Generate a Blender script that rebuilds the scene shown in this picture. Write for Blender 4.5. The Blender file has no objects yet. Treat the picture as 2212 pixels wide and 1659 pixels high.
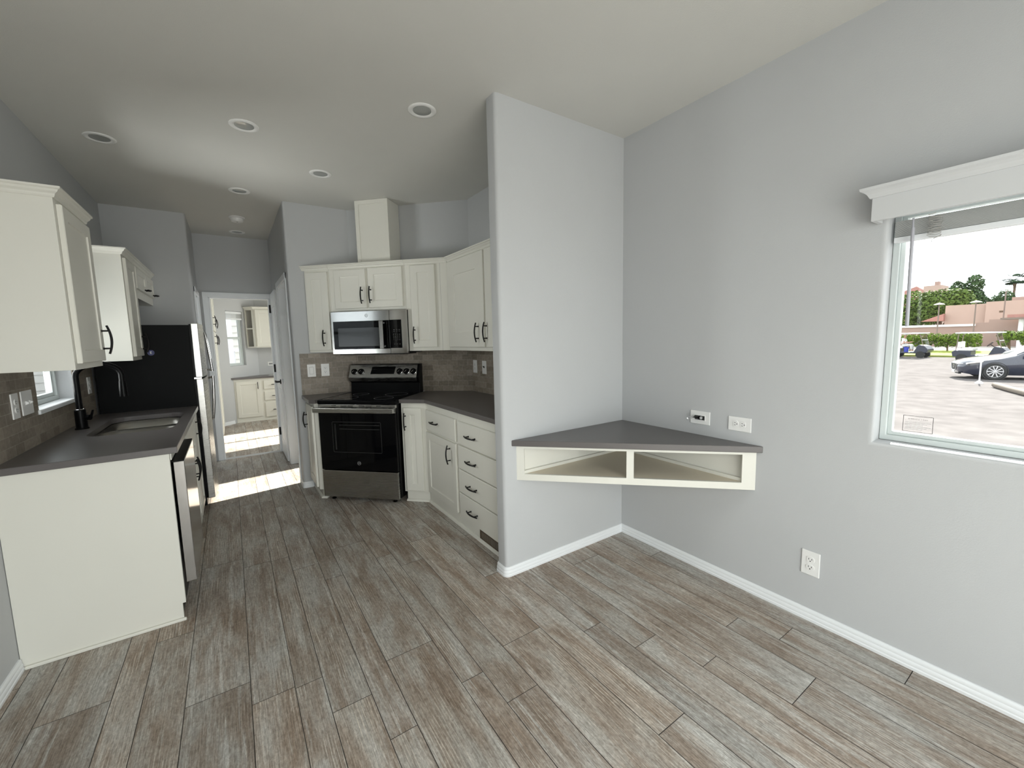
import bpy, bmesh, math, random
from mathutils import Vector, Matrix
from mathutils.geometry import tessellate_polygon

C = bpy.context.scene.collection
SC = bpy.context.scene
R2 = math.sqrt(2.0)
PI = math.pi

# ------------------------------------------------------------------ camera
yaw, pitch, roll = math.radians(-33.937), math.radians(-6.259), math.radians(-1.317)
fw = Vector((-math.sin(yaw) * math.cos(pitch), math.cos(yaw) * math.cos(pitch), math.sin(pitch)))
rt = Vector((math.cos(yaw), math.sin(yaw), 0))
up = rt.cross(fw)
rt2 = rt * math.cos(roll) + up * math.sin(roll)
up2 = -rt * math.sin(roll) + up * math.cos(roll)
cam_data = bpy.data.cameras.new('camera')
cam = bpy.data.objects.new('camera', cam_data)
C.objects.link(cam)
cam.matrix_world = Matrix(((rt2.x, up2.x, -fw.x, 0), (rt2.y, up2.y, -fw.y, 0), (rt2.z, up2.z, -fw.z, 1.413), (0, 0, 0, 1)))
cam_data.sensor_fit = 'HORIZONTAL'
cam_data.sensor_width = 36.0
cam_data.lens = 898.482 / 2212 * 36.0
cam_data.clip_start = 0.02
cam_data.clip_end = 600
SC.camera = cam

# ------------------------------------------------------------------ view, sky, sun
SC.view_settings.view_transform = 'Standard'
SC.view_settings.look = 'None'
SC.view_settings.exposure = 0.0
SC.view_settings.gamma = 1.0
SC.view_settings.use_curve_mapping = False
SC.cycles.max_bounces = 12
SC.cycles.diffuse_bounces = 8
SC.cycles.glossy_bounces = 6
SC.cycles.transmission_bounces = 8
SC.cycles.transparent_max_bounces = 12
SC.cycles.sample_clamp_indirect = 6.0
SC.cycles.caustics_reflective = False
SC.cycles.caustics_refractive = False
SC.cycles.use_denoising = True

SKY = 3.4
w = bpy.data.worlds.new('sky')
SC.world = w
w.use_nodes = True
bg = w.node_tree.nodes['Background']
bg.inputs['Color'].default_value = (0.96, 0.98, 1.0, 1)
bg.inputs['Strength'].default_value = SKY

SUN_EL, SUN_AZ = math.radians(38.0), 0.15          # the sun stands to the right of the house, a little beyond it
sun_data = bpy.data.lights.new('sun', 'SUN')
sun_data.energy = 26.0
sun_data.color = (1.0, 0.95, 0.87)
sun_data.angle = math.radians(0.8)
sun = bpy.data.objects.new('sun', sun_data)
C.objects.link(sun)
sdir = Vector((-math.cos(SUN_EL) * math.cos(SUN_AZ), -math.cos(SUN_EL) * math.sin(SUN_AZ), -math.sin(SUN_EL)))
sun.rotation_euler = sdir.to_track_quat('-Z', 'Y').to_euler()


def portal(name, loc, direction, sx, sy):
    l = bpy.data.lights.new(name, 'AREA')
    l.shape = 'RECTANGLE'
    l.size, l.size_y = sx, sy
    l.energy = 1.0
    l.cycles.is_portal = True
    o = bpy.data.objects.new(name, l)
    C.objects.link(o)
    o.location = loc
    o.rotation_euler = Vector(direction).to_track_quat('-Z', 'Z').to_euler()



def fill_lamp(name, loc, direction, sx, sy, energy, col):
    """area lamp added outside a window opening to brighten the interior"""
    l = bpy.data.lights.new(name, 'AREA')
    l.shape = 'RECTANGLE'
    l.size, l.size_y = sx, sy
    l.energy = energy
    l.color = col
    o = bpy.data.objects.new(name, l)
    C.objects.link(o)
    o.location = loc
    o.rotation_euler = Vector(direction).to_track_quat('-Z', 'Z').to_euler()


fill_lamp('fill_slider', (0.50, -1.60, 1.1), (0, 1, 0), 2.2, 2.1, 82, (1.0, 0.985, 0.935))  # added lamps from here on, topping up the sky at the openings
fill_lamp('fill_left', (-1.15, -0.72, 1.3), (1, 0, 0), 1.0, 1.6, 10, (1.0, 0.985, 0.935))
fill_lamp('fill_sink', (-2.3, 4.25, 1.75), (1, -0.40, -0.12), 1.3, 1.1, 95, (1.0, 0.985, 0.95))
fill_lamp('fill_ground_bounce', (-1.9, 3.5, 0.75), (1, 0.04, 0.42), 1.0, 0.8, 56, (1.0, 0.985, 0.95))  # added upward lamp, stands in for light off the ground
fill_lamp('fill_bed', (2.55, 7.575, 1.6), (-1, 0, 0), 1.3, 1.1, 60, (1.0, 0.96, 0.88))
fill_lamp('fill_bath', (2.55, 5.15, 1.72), (-1, 0, 0), 0.55, 0.78, 14, (1.0, 0.97, 0.92))

# ------------------------------------------------------------------ dimensions (metres)
XL, XR, ZC = -0.88, 2.26, 2.705
YB = -1.35                     # wall behind the camera
GZ = -0.62                    # ground outside

# ------------------------------------------------------------------ materials
MATS = {}


def new_mat(name):
    m = bpy.data.materials.new(name)
    m.use_nodes = True
    nt = m.node_tree
    return m, nt, nt.nodes['Principled BSDF']


def mat(name, col, rough=0.5, metal=0.0, bump=0.0, bscale=200.0, var=0.0, vscale=4.0, spec=None, coat=0.0, alpha=None):
    m, nt, b = new_mat(name)
    b.inputs['Base Color'].default_value = (*col, 1)
    b.inputs['Roughness'].default_value = rough
    b.inputs['Metallic'].default_value = metal
    if spec is not None:
        b.inputs['Specular IOR Level'].default_value = spec
    if coat:
        b.inputs['Coat Weight'].default_value = coat
        b.inputs['Coat Roughness'].default_value = 0.05
    tc = nt.nodes.new('ShaderNodeTexCoord')
    if bump:
        n = nt.nodes.new('ShaderNodeTexNoise')
        n.inputs['Scale'].default_value = bscale
        n.inputs['Detail'].default_value = 3
        bp = nt.nodes.new('ShaderNodeBump')
        bp.inputs['Strength'].default_value = bump
        bp.inputs['Distance'].default_value = 0.002
        nt.links.new(tc.outputs['Object'], n.inputs['Vector'])
        nt.links.new(n.outputs['Fac'], bp.inputs['Height'])
        nt.links.new(bp.outputs['Normal'], b.inputs['Normal'])
    n2 = nt.nodes.new('ShaderNodeTexNoise')
    n2.inputs['Scale'].default_value = vscale
    n2.inputs['Detail'].default_value = 4
    nt.links.new(tc.outputs['Object'], n2.inputs['Vector'])
    mx = nt.nodes.new('ShaderNodeMix')
    mx.data_type = 'RGBA'
    v = var if var else 0.02
    mx.inputs[6].default_value = (*[c * (1 - v) for c in col], 1)
    mx.inputs[7].default_value = (*[min(1, c * (1 + v)) for c in col], 1)
    nt.links.new(n2.outputs['Fac'], mx.inputs[0])
    nt.links.new(mx.outputs[2], b.inputs['Base Color'])
    return m


M = {}
M['wall'] = mat('wall_paint', (0.50, 0.51, 0.52), 0.75, bump=0.25, bscale=260)
M['ceiling'] = mat('ceiling_paint', (0.61, 0.605, 0.575), 0.8, bump=0.3, bscale=200)
M['cab'] = mat('cabinet_paint', (0.73, 0.72, 0.66), 0.42, bump=0.05, bscale=90)
M['cab_in'] = mat('cabinet_lining', (0.74, 0.67, 0.54), 0.6)
M['trim'] = mat('trim_paint', (0.80, 0.82, 0.84), 0.4)
M['valance'] = mat('valance_paint', (0.60, 0.61, 0.62), 0.45)
M['white'] = mat('white_plastic', (0.80, 0.80, 0.79), 0.35)
M['vinyl'] = mat('window_vinyl', (0.60, 0.645, 0.64), 0.4)
M['counter'] = mat('counter_laminate', (0.115, 0.105, 0.103), 0.32, var=0.1, vscale=300)
M['black'] = mat('black_enamel', (0.003, 0.003, 0.0034), 0.32, spec=0.10)
M['blackside'] = mat('black_textured_steel', (0.004, 0.0044, 0.0048), 0.5, bump=0.2, bscale=500, spec=0.10)
M['gloss'] = mat('black_glass', (0.0025, 0.0025, 0.003), 0.05, spec=0.20)
M['pull'] = mat('bronze_pull', (0.008, 0.007, 0.007), 0.45, spec=0.25)
M['slot'] = mat('dark_slot', (0.01, 0.01, 0.01), 0.6)
M['chrome'] = mat('chrome', (0.75, 0.75, 0.75), 0.12, metal=1)
M['lens'] = mat('light_lens', (0.30, 0.31, 0.30), 0.15, coat=0.5)
M['vent'] = mat('brown_vent', (0.10, 0.075, 0.05), 0.5)
M['grey'] = mat('grey_mark', (0.25, 0.25, 0.26), 0.4)
M['blue'] = mat('blue_sticker', (0.01, 0.015, 0.12), 0.4)
M['ink'] = mat('label_ink', (0.16, 0.15, 0.15), 0.6)


def steel(name, col, rough, stretch):
    m, nt, b = new_mat(name)
    b.inputs['Metallic'].default_value = 1
    b.inputs['Base Color'].default_value = (*col, 1)
    tc = nt.nodes.new('ShaderNodeTexCoord')
    mp = nt.nodes.new('ShaderNodeMapping')
    mp.inputs['Scale'].default_value = stretch
    n = nt.nodes.new('ShaderNodeTexNoise')
    n.inputs['Scale'].default_value = 1.0
    n.inputs['Detail'].default_value = 2
    mr = nt.nodes.new('ShaderNodeMapRange')
    mr.inputs[3].default_value = rough * 0.93
    mr.inputs[4].default_value = rough * 1.08
    nt.links.new(tc.outputs['Object'], mp.inputs['Vector'])
    nt.links.new(mp.outputs['Vector'], n.inputs['Vector'])
    nt.links.new(n.outputs['Fac'], mr.inputs[0])
    nt.links.new(mr.outputs[0], b.inputs['Roughness'])
    return m


M['steel'] = steel('brushed_steel', (0.46, 0.45, 0.43), 0.27, (6, 6, 700))
M['steelm'] = steel('polished_steel', (0.54, 0.53, 0.52), 0.14, (6, 6, 700))
M['sink'] = steel('sink_steel', (0.30, 0.285, 0.26), 0.30, (300, 300, 8))


def glass_mat(name, tint=(1, 1, 1), refl=0.06):
    m = bpy.data.materials.new(name)
    m.use_nodes = True
    nt = m.node_tree
    for n in list(nt.nodes):
        nt.nodes.remove(n)
    out = nt.nodes.new('ShaderNodeOutputMaterial')
    tr = nt.nodes.new('ShaderNodeBsdfTransparent')
    tr.inputs['Color'].default_value = (*tint, 1)
    gl = nt.nodes.new('ShaderNodeBsdfGlossy')
    gl.inputs['Roughness'].default_value = 0.02
    fr = nt.nodes.new('ShaderNodeLayerWeight')
    fr.inputs['Blend'].default_value = 0.5
    pw = nt.nodes.new('ShaderNodeMath')
    pw.operation = 'POWER'
    pw.inputs[1].default_value = 5.0
    sc_ = nt.nodes.new('ShaderNodeMath')
    sc_.operation = 'MULTIPLY_ADD'
    sc_.inputs[1].default_value = 0.75
    sc_.inputs[2].default_value = 0.03
    nt.links.new(fr.outputs['Facing'], pw.inputs[0])
    nt.links.new(pw.outputs[0], sc_.inputs[0])
    mx = nt.nodes.new('ShaderNodeMixShader')
    nt.links.new(sc_.outputs[0], mx.inputs[0])
    nt.links.new(tr.outputs[0], mx.inputs[1])
    nt.links.new(gl.outputs[0], mx.inputs[2])
    nt.links.new(mx.outputs[0], out.inputs['Surface'])
    return m


M['glass'] = glass_mat('window_glass', (0.95, 0.97, 0.97))
M['clear'] = glass_mat('clear_shield', (0.82, 0.85, 0.85))


def floor_mat():
    m, nt, b = new_mat('vinyl_plank')
    N, L = nt.nodes.new, nt.links.new
    uv = N('ShaderNodeUVMap')
    uv.uv_map = 'UVMap'
    at = N('ShaderNodeAttribute')
    at.attribute_name = 'tone'

    def noise(scale, detail=6, rough=0.6, dist=0.0):
        mp = N('ShaderNodeMapping')
        mp.inputs['Scale'].default_value = scale
        n = N('ShaderNodeTexNoise')
        n.inputs['Scale'].default_value = 1
        n.inputs['Detail'].default_value = detail
        n.inputs['Roughness'].default_value = rough
        n.inputs['Distortion'].default_value = dist
        L(uv.outputs[0], mp.inputs['Vector'])
        L(mp.outputs[0], n.inputs['Vector'])
        return n.outputs['Fac']

    def ramp(fac, stops):
        r = N('ShaderNodeValToRGB')
        e = r.color_ramp.elements
        e[0].position, e[0].color = stops[0][0], (*stops[0][1], 1)
        e[1].position, e[1].color = stops[1][0], (*stops[1][1], 1)
        for p, c in stops[2:]:
            x = e.new(p)
            x.color = (*c, 1)
        L(fac, r.inputs[0])
        return r.outputs[0]

    def mix(fac, a, c, mode='MIX'):
        x = N('ShaderNodeMix')
        x.data_type = 'RGBA'
        x.blend_type = mode
        if isinstance(fac, float):
            x.inputs[0].default_value = fac
        else:
            L(fac, x.inputs[0])
        L(a, x.inputs[6])
        L(c, x.inputs[7])
        return x.outputs[2]

    def gray(stops, fac):
        return ramp(fac, [(p, (v, v, v)) for p, v in stops])

    blotch = noise((9, 2.2, 1), 5, 0.6, 0.4)
    base = ramp(blotch, [(0.36, (0.36, 0.280, 0.220)), (0.62, (0.58, 0.55, 0.505)), (0.48, (0.465, 0.395, 0.335))])
    # cathedral grain, distorted bands that run along the plank
    mp = N('ShaderNodeMapping')
    mp.inputs['Scale'].default_value = (11, 0.9, 1)
    wv = N('ShaderNodeTexWave')
    wv.wave_type = 'BANDS'
    wv.bands_direction = 'X'
    wv.inputs['Scale'].default_value = 2.6
    wv.inputs['Distortion'].default_value = 9.0
    wv.inputs['Detail'].default_value = 3
    wv.inputs['Detail Scale'].default_value = 0.8
    L(uv.outputs[0], mp.inputs['Vector'])
    L(mp.outputs[0], wv.inputs['Vector'])
    grain = gray([(0.86, 0.0), (0.97, 1.0)], wv.outputs['Fac'])
    patch = gray([(0.50, 0.0), (0.62, 1.0)], noise((6, 1.6, 1), 3, 0.5))
    gm = N('ShaderNodeMath')
    gm.operation = 'MULTIPLY'
    L(grain, gm.inputs[0])
    L(patch, gm.inputs[1])
    light = N('ShaderNodeRGB')
    light.outputs[0].default_value = (0.80, 0.74, 0.65, 1)
    g2 = N('ShaderNodeMath')
    g2.operation = 'MULTIPLY'
    g2.inputs[1].default_value = 0.85
    L(gm.outputs[0], g2.inputs[0])
    col = mix(g2.outputs[0], base, light.outputs[0])
    # whitewashed streaks
    st = gray([(0.53, 0.0), (0.68, 0.85)], noise((30, 1.7, 1), 9, 0.72))
    wash = N('ShaderNodeRGB')
    wash.outputs[0].default_value = (0.80, 0.78, 0.735, 1)
    col = mix(st, col, wash.outputs[0])
    # fine dark fibre and mottling
    fine = ramp(noise((240, 9, 1), 5, 0.75), [(0.32, (0.50, 0.48, 0.46)), (0.58, (1.08, 1.08, 1.08))])
    col = mix(1.0, col, fine, 'MULTIPLY')
    mott = ramp(noise((95, 48, 1), 6, 0.8, 0.6), [(0.34, (0.64, 0.615, 0.59)), (0.64, (1.18, 1.18, 1.18))])
    col = mix(1.0, col, mott, 'MULTIPLY')
    dark = ramp(noise((34, 1.1, 1), 5, 0.6), [(0.26, (0.66, 0.63, 0.60)), (0.44, (1, 1, 1))])
    col = mix(1.0, col, dark, 'MULTIPLY')
    col = mix(1.0, col, at.outputs['Color'], 'MULTIPLY')
    L(col, b.inputs['Base Color'])
    b.inputs['Roughness'].default_value = 0.46
    b.inputs['Specular IOR Level'].default_value = 0.4
    bp = N('ShaderNodeBump')
    bp.inputs['Strength'].default_value = 0.22
    bp.inputs['Distance'].default_value = 0.0015
    L(noise((160, 22, 1), 5, 0.7), bp.inputs['Height'])
    L(bp.outputs[0], b.inputs['Normal'])
    return m


M['plank'] = floor_mat()
M['seam'] = mat('plank_seam', (0.035, 0.03, 0.026), 0.8)


def tile_mat(name, c1, c2, mortar):
    """Small running bond tile, laid out in the UVs (metres along the wall, metres up)."""
    m, nt, b = new_mat(name)
    N, L = nt.nodes.new, nt.links.new
    uv = N('ShaderNodeUVMap')
    uv.uv_map = 'UVMap'
    br = N('ShaderNodeTexBrick')
    br.offset = 0.5
    br.inputs['Scale'].default_value = 1.0
    br.inputs['Brick Width'].default_value = 0.102
    br.inputs['Row Height'].default_value = 0.0508
    br.inputs['Mortar Size'].default_value = 0.0016
    br.inputs['Mortar Smooth'].default_value = 0.1
    br.inputs['Bias'].default_value = 0.0
    br.inputs['Color1'].default_value = (*c1, 1)
    br.inputs['Color2'].default_value = (*c2, 1)
    br.inputs['Mortar'].default_value = (*mortar, 1)
    L(uv.outputs[0], br.inputs['Vector'])
    n = N('ShaderNodeTexNoise')
    n.inputs['Scale'].default_value = 45
    n.inputs['Detail'].default_value = 5
    L(uv.outputs[0], n.inputs['Vector'])
    r = N('ShaderNodeValToRGB')
    r.color_ramp.elements[0].position = 0.3
    r.color_ramp.elements[0].color = (0.80, 0.79, 0.78, 1)
    r.color_ramp.elements[1].position = 0.7
    r.color_ramp.elements[1].color = (1.1, 1.1, 1.1, 1)
    L(n.outputs['Fac'], r.inputs[0])
    mx = N('ShaderNodeMix')
    mx.data_type = 'RGBA'
    mx.blend_type = 'MULTIPLY'
    mx.inputs[0].default_value = 1
    L(br.outputs['Color'], mx.inputs[6])
    L(r.outputs[0], mx.inputs[7])
    L(mx.outputs[2], b.inputs['Base Color'])
    b.inputs['Roughness'].default_value = 0.4
    b.inputs['Specular IOR Level'].default_value = 0.3
    bp = N('ShaderNodeBump')
    bp.inputs['Strength'].default_value = 0.5
    bp.inputs['Distance'].default_value = 0.002
    bp.invert = True
    L(br.outputs['Fac'], bp.inputs['Height'])
    L(bp.outputs[0], b.inputs['Normal'])
    return m


M['tile'] = tile_mat('backsplash_tile', (0.205, 0.175, 0.140), (0.33, 0.285, 0.235), (0.36, 0.325, 0.28))


# ------------------------------------------------------------------ mesh builder
class B:
    def __init__(self):
        self.bm = bmesh.new()

    def quad(self, *p):
        vs = [self.bm.verts.new(q) for q in p]
        return self.bm.faces.new(vs)

    def box(self, x0, x1, y0, y1, z0, z1):
        v = [self.bm.verts.new((x, y, z)) for z in (z0, z1) for y in (y0, y1) for x in (x0, x1)]
        for f in ((0, 2, 3, 1), (4, 5, 7, 6), (0, 1, 5, 4), (1, 3, 7, 5), (3, 2, 6, 7), (2, 0, 4, 6)):
            self.bm.faces.new([v[i] for i in f])
        return self

    def prism(self, poly, z0, z1):
        a = sum(poly[i][0] * poly[(i + 1) % len(poly)][1] - poly[(i + 1) % len(poly)][0] * poly[i][1] for i in range(len(poly)))
        if a < 0:
            poly = poly[::-1]
        lo = [self.bm.verts.new((x, y, z0)) for x, y in poly]
        hi = [self.bm.verts.new((x, y, z1)) for x, y in poly]
        n = len(poly)
        for i in range(n):
            self.bm.faces.new((lo[i], lo[(i + 1) % n], hi[(i + 1) % n], hi[i]))
        self.bm.faces.new(hi)
        self.bm.faces.new(lo[::-1])
        return self

    def prism_y(self, poly, y0, y1):
        """poly in (x, z), extruded along y"""
        a = sum(poly[i][0] * poly[(i + 1) % len(poly)][1] - poly[(i + 1) % len(poly)][0] * poly[i][1] for i in range(len(poly)))
        if a > 0:
            poly = poly[::-1]
        lo = [self.bm.verts.new((x, y0, z)) for x, z in poly]
        hi = [self.bm.verts.new((x, y1, z)) for x, z in poly]
        n = len(poly)
        for i in range(n):
            self.bm.faces.new((lo[i], lo[(i + 1) % n], hi[(i + 1) % n], hi[i]))
        self.bm.faces.new(hi)
        self.bm.faces.new(lo[::-1])
        return self

    def prism_x(self, poly, x0, x1):
        """poly in (y, z), extruded along x"""
        a = sum(poly[i][0] * poly[(i + 1) % len(poly)][1] - poly[(i + 1) % len(poly)][0] * poly[i][1] for i in range(len(poly)))
        if a < 0:
            poly = poly[::-1]
        lo = [self.bm.verts.new((x0, y, z)) for y, z in poly]
        hi = [self.bm.verts.new((x1, y, z)) for y, z in poly]
        n = len(poly)
        for i in range(n):
            self.bm.faces.new((lo[i], lo[(i + 1) % n], hi[(i + 1) % n], hi[i]))
        self.bm.faces.new(hi)
        self.bm.faces.new(lo[::-1])
        return self

    def tube(self, pts, r, n=10, cap=True, flat=1.0):
        pts = [Vector(p) for p in pts]
        rings = []
        up0 = None
        for i, p in enumerate(pts):
            t = (pts[min(i + 1, len(pts) - 1)] - pts[max(i - 1, 0)]).normalized()
            if up0 is None:
                ref = Vector((0, 0, 1)) if abs(t.z) < 0.9 else Vector((1, 0, 0))
                u = t.cross(ref).normalized()
            else:
                u = (up0 - t * up0.dot(t)).normalized()
            up0 = u
            v = t.cross(u)
            rr = r[i] if isinstance(r, (list, tuple)) else r
            rings.append([self.bm.verts.new(p + (u * math.cos(2 * PI * k / n) + v * math.sin(2 * PI * k / n) * flat) * rr) for k in range(n)])
        for a, b in zip(rings, rings[1:]):
            for k in range(n):
                self.bm.faces.new((a[k], a[(k + 1) % n], b[(k + 1) % n], b[k]))
        if cap:
            self.bm.faces.new(rings[0][::-1])
            self.bm.faces.new(rings[-1])
        return self

    def lathe(self, prof, c=(0, 0, 0), axis='z', n=32):
        """prof: list of (radius, height); revolved about an axis through c"""
        c = Vector(c)
        rings = []
        for r, h in prof:
            ring = []
            for k in range(n):
                a = 2 * PI * k / n
                x, y = r * math.cos(a), r * math.sin(a)
                d = {'z': Vector((x, y, h)), 'y': Vector((x, h, -y)), 'x': Vector((h, x, y))}[axis]
                ring.append(self.bm.verts.new(c + d))
            rings.append(ring)
        for a, b in zip(rings, rings[1:]):
            for k in range(n):
                self.bm.faces.new((a[k], a[(k + 1) % n], b[(k + 1) % n], b[k]))
        self.bm.faces.new(rings[0][::-1])
        self.bm.faces.new(rings[-1])
        return self

    def cyl(self, p0, p1, r, n=16):
        return self.tube([p0, p1], r, n)

    def sweep(self, path, prof, closed=False):
        """path: (x, y) points; prof: (offset to the left of the path, z) closed loop; mitred at the corners"""
        n = len(path)
        secs = []
        for i in range(n):
            p = Vector(path[i])
            if closed or 0 < i < n - 1:
                a = (p - Vector(path[i - 1])).normalized()
                b = (Vector(path[(i + 1) % n]) - p).normalized()
            elif i == 0:
                a = b = (Vector(path[1]) - p).normalized()
            else:
                a = b = (p - Vector(path[i - 1])).normalized()
            na, nb = Vector((-a.y, a.x)), Vector((-b.y, b.x))
            m = (na + nb)
            m = m / max(0.2, m.dot(na))
            secs.append([self.bm.verts.new((p.x + m.x * o, p.y + m.y * o, z)) for o, z in prof])
        k = len(prof)
        rng = range(n if closed else n - 1)
        for i in rng:
            a, b = secs[i], secs[(i + 1) % n]
            for j in range(k):
                self.bm.faces.new((a[j], a[(j + 1) % k], b[(j + 1) % k], b[j]))
        if not closed:
            self.bm.faces.new(secs[0])
            self.bm.faces.new(secs[-1][::-1])
        return self

    def plate(self, outer, holes, w0, w1, fn, rr=0.0):
        """flat slab with holes; outer and holes are (u, v) loops, fn(u, v, w) gives the point; w0 is the face, w1 the back.
        rr rounds over the holes' front edges (rectangular holes only)"""
        def grow(h, r):
            cx = sum(p[0] for p in h) / len(h)
            cy = sum(p[1] for p in h) / len(h)
            return [(p[0] + math.copysign(r, p[0] - cx), p[1] + math.copysign(r, p[1] - cy)) for p in h]
        for w, flip in ((w0, False), (w1, True)):
            loops = [outer] + [grow(h, rr) if (rr and not flip) else h for h in holes]
            flat = [p for l in loops for p in l]
            tris = tessellate_polygon([[Vector((p[0], p[1], 0)) for p in l] for l in loops])
            vs = [self.bm.verts.new(fn(p[0], p[1], w)) for p in flat]
            for t in tris:
                self.bm.faces.new([vs[i] for i in t])
        sgn = 1 if w1 > w0 else -1

        def ring(a, wa, b, wb):
            n = len(a)
            va = [self.bm.verts.new(fn(p[0], p[1], wa)) for p in a]
            vb = [self.bm.verts.new(fn(p[0], p[1], wb)) for p in b]
            for i in range(n):
                self.bm.faces.new((va[i], va[(i + 1) % n], vb[(i + 1) % n], vb[i]))
        ring(outer, w0, outer, w1)
        for h in holes:
            if rr:
                steps = 5
                prev = (grow(h, rr), w0)
                for s in range(1, steps + 1):
                    a = s / steps * PI / 2
                    cur = (grow(h, rr * (1 - math.sin(a))) if s < steps else h, w0 + sgn * rr * (1 - math.cos(a)))
                    ring(prev[0], prev[1], cur[0], cur[1])
                    prev = cur
                ring(h, prev[1], h, w1)
            else:
                ring(h, w0, h, w1)
        bmesh.ops.remove_doubles(self.bm, verts=self.bm.verts, dist=1e-5)
        return self

    def obj(self, name, m, parent=None, bevel=0.0, seg=2, smooth=False, kind=None):
        bmesh.ops.recalc_face_normals(self.bm, faces=self.bm.faces)
        me = bpy.data.meshes.new(name)
        self.bm.to_mesh(me)
        self.bm.free()
        o = bpy.data.objects.new(name, me)
        C.objects.link(o)
        if m is not None:
            me.materials.append(M[m] if isinstance(m, str) else m)
        if parent is not None:
            o.parent = parent
        if bevel:
            md = o.modifiers.new('bevel', 'BEVEL')
            md.width = bevel
            md.segments = seg
            md.limit_method = 'ANGLE'
            md.angle_limit = math.radians(40)
            md.harden_normals = False
        if smooth:
            for p in me.polygons:
                p.use_smooth = True
            try:
                me.set_sharp_from_angle(angle=math.radians(38))
            except Exception:
                pass
        if kind:
            o['kind'] = kind
        return o


def tag(o, label, cat, group=None, kind=None):
    o['label'] = label
    o['category'] = cat
    if group:
        o['group'] = group
    if kind:
        o['kind'] = kind
    return o


def thing(name, label, cat, loc=(0, 0, 0), rot=0.0, group=None, kind=None):
    o = bpy.data.objects.new(name, None)
    o.empty_display_size = 0.1
    C.objects.link(o)
    o.location = loc
    o.rotation_euler = (0, 0, rot)
    return tag(o, label, cat, group, kind)


def struct(name, loc=(0, 0, 0), rot=0.0):
    o = bpy.data.objects.new(name, None)
    C.objects.link(o)
    o.location = loc
    o.rotation_euler = (0, 0, rot)
    o['kind'] = 'structure'
    return o


def dup(root, loc, rot=None, label=None, group=None):
    r = root.copy()
    C.objects.link(r)
    r.location = loc
    if rot is not None:
        r.rotation_euler = (0, 0, rot)
    if label:
        r['label'] = label
    if group:
        r['group'] = group
    for ch in [x for x in bpy.data.objects if x.parent == root]:
        c = ch.copy()
        C.objects.link(c)
        c.parent = r
        for g in [x for x in bpy.data.objects if x.parent == ch]:
            d = g.copy()
            C.objects.link(d)
            d.parent = c
    return r


def rrect(x0, x1, y0, y1, r, n=6):
    pts = []
    for cx, cy, a0 in ((x1 - r, y1 - r, 0), (x0 + r, y1 - r, 90), (x0 + r, y0 + r, 180), (x1 - r, y0 + r, 270)):
        for k in range(n + 1):
            a = math.radians(a0 + 90 * k / n)
            pts.append((cx + r * math.cos(a), cy + r * math.sin(a)))
    return pts


def text_mesh(name, s, size, m, parent, matrix, depth=0.0004):
    cu = bpy.data.curves.new(name, 'FONT')
    cu.body = s
    cu.size = size
    cu.align_x = 'CENTER'
    cu.align_y = 'CENTER'
    cu.extrude = depth
    tmp = bpy.data.objects.new(name, cu)
    C.objects.link(tmp)
    dg = bpy.context.evaluated_depsgraph_get()
    me = bpy.data.meshes.new_from_object(tmp.evaluated_get(dg))
    bpy.data.objects.remove(tmp)
    me.transform(matrix)
    o = bpy.data.objects.new(name, me)
    C.objects.link(o)
    me.materials.clear()
    me.materials.append(M[m])
    o.parent = parent
    return o


# local text frames: facing -y (x right, z up)
def face_y(x, y, z):
    return Matrix.Translation((x, y, z)) @ Matrix.Rotation(PI / 2, 4, 'X')


# ------------------------------------------------------------------ floor
def build_floor():
    bm = bmesh.new()
    uvl = bm.loops.layers.uv.new('UVMap')
    ton = bm.loops.layers.float_color.new('tone')
    rnd = random.Random(11)
    y0, y1 = YB, 9.55
    f = bm.faces.new([bm.verts.new(p) for p in ((-1.0, y0, -0.0025), (2.4, y0, -0.0025), (2.4, y1, -0.0025), (-1.0, y1, -0.0025))])
    f.material_index = 1
    # plank edges across the room as laid, with one known end joint for each
    rows = [(-1.098, -0.949, 1.4), (-0.949, -0.846, 2.5), (-0.846, -0.729, 1.9), (-0.729, -0.509, 2.19), (-0.509, -0.403, 1.55), (-0.403, -0.259, 2.502), (-0.259, -0.040, 1.966),
            (-0.040, 0.112, 1.826), (0.112, 0.215, 1.815), (0.215, 0.363, 1.603), (0.363, 0.464, 1.367), (0.464, 0.684, 1.742), (0.684, 0.786, 1.440),
            (0.786, 0.934, 1.252), (0.934, 1.152, 1.515), (1.152, 1.304, 0.83), (1.304, 1.418, 1.367), (1.418, 1.564, 1.154), (1.564, 1.668, 0.915),
            (1.668, 1.884, 0.615), (1.884, 1.996, 0.99), (1.996, 2.131, 0.802), (2.131, 2.40, 1.62)]
    ln = 1.22
    g = 0.0013
    for x0, x1, yj in rows:
        y = yj - math.ceil((yj - y0) / ln) * ln
        while y < y1:
            a, b = max(y, y0), min(y + ln, y1)
            if b - a > 0.02:
                vs = [bm.verts.new(p) for p in ((x0 + g, a + g, 0), (x1 - g, a + g, 0), (x1 - g, b - g, 0), (x0 + g, b - g, 0))]
                f = bm.faces.new(vs)
                ou, ov = rnd.uniform(0, 40), rnd.uniform(0, 40)
                t = rnd.uniform(0.80, 0.97)
                h = rnd.uniform(-0.018, 0.022)
                for l, v in zip(f.loops, vs):
                    l[uvl].uv = (v.co.x + ou, v.co.y + ov)
                    l[ton] = (t * (0.975 + h), t, t * (1.02 - h), 1)
            y += ln
    me = bpy.data.meshes.new('floor')
    bm.to_mesh(me)
    bm.free()
    me.materials.append(M['plank'])
    me.materials.append(M['seam'])
    o = bpy.data.objects.new('floor', me)
    C.objects.link(o)
    o['kind'] = 'structure'


build_floor()

# ------------------------------------------------------------------ walls and ceiling
T = 0.11


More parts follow.
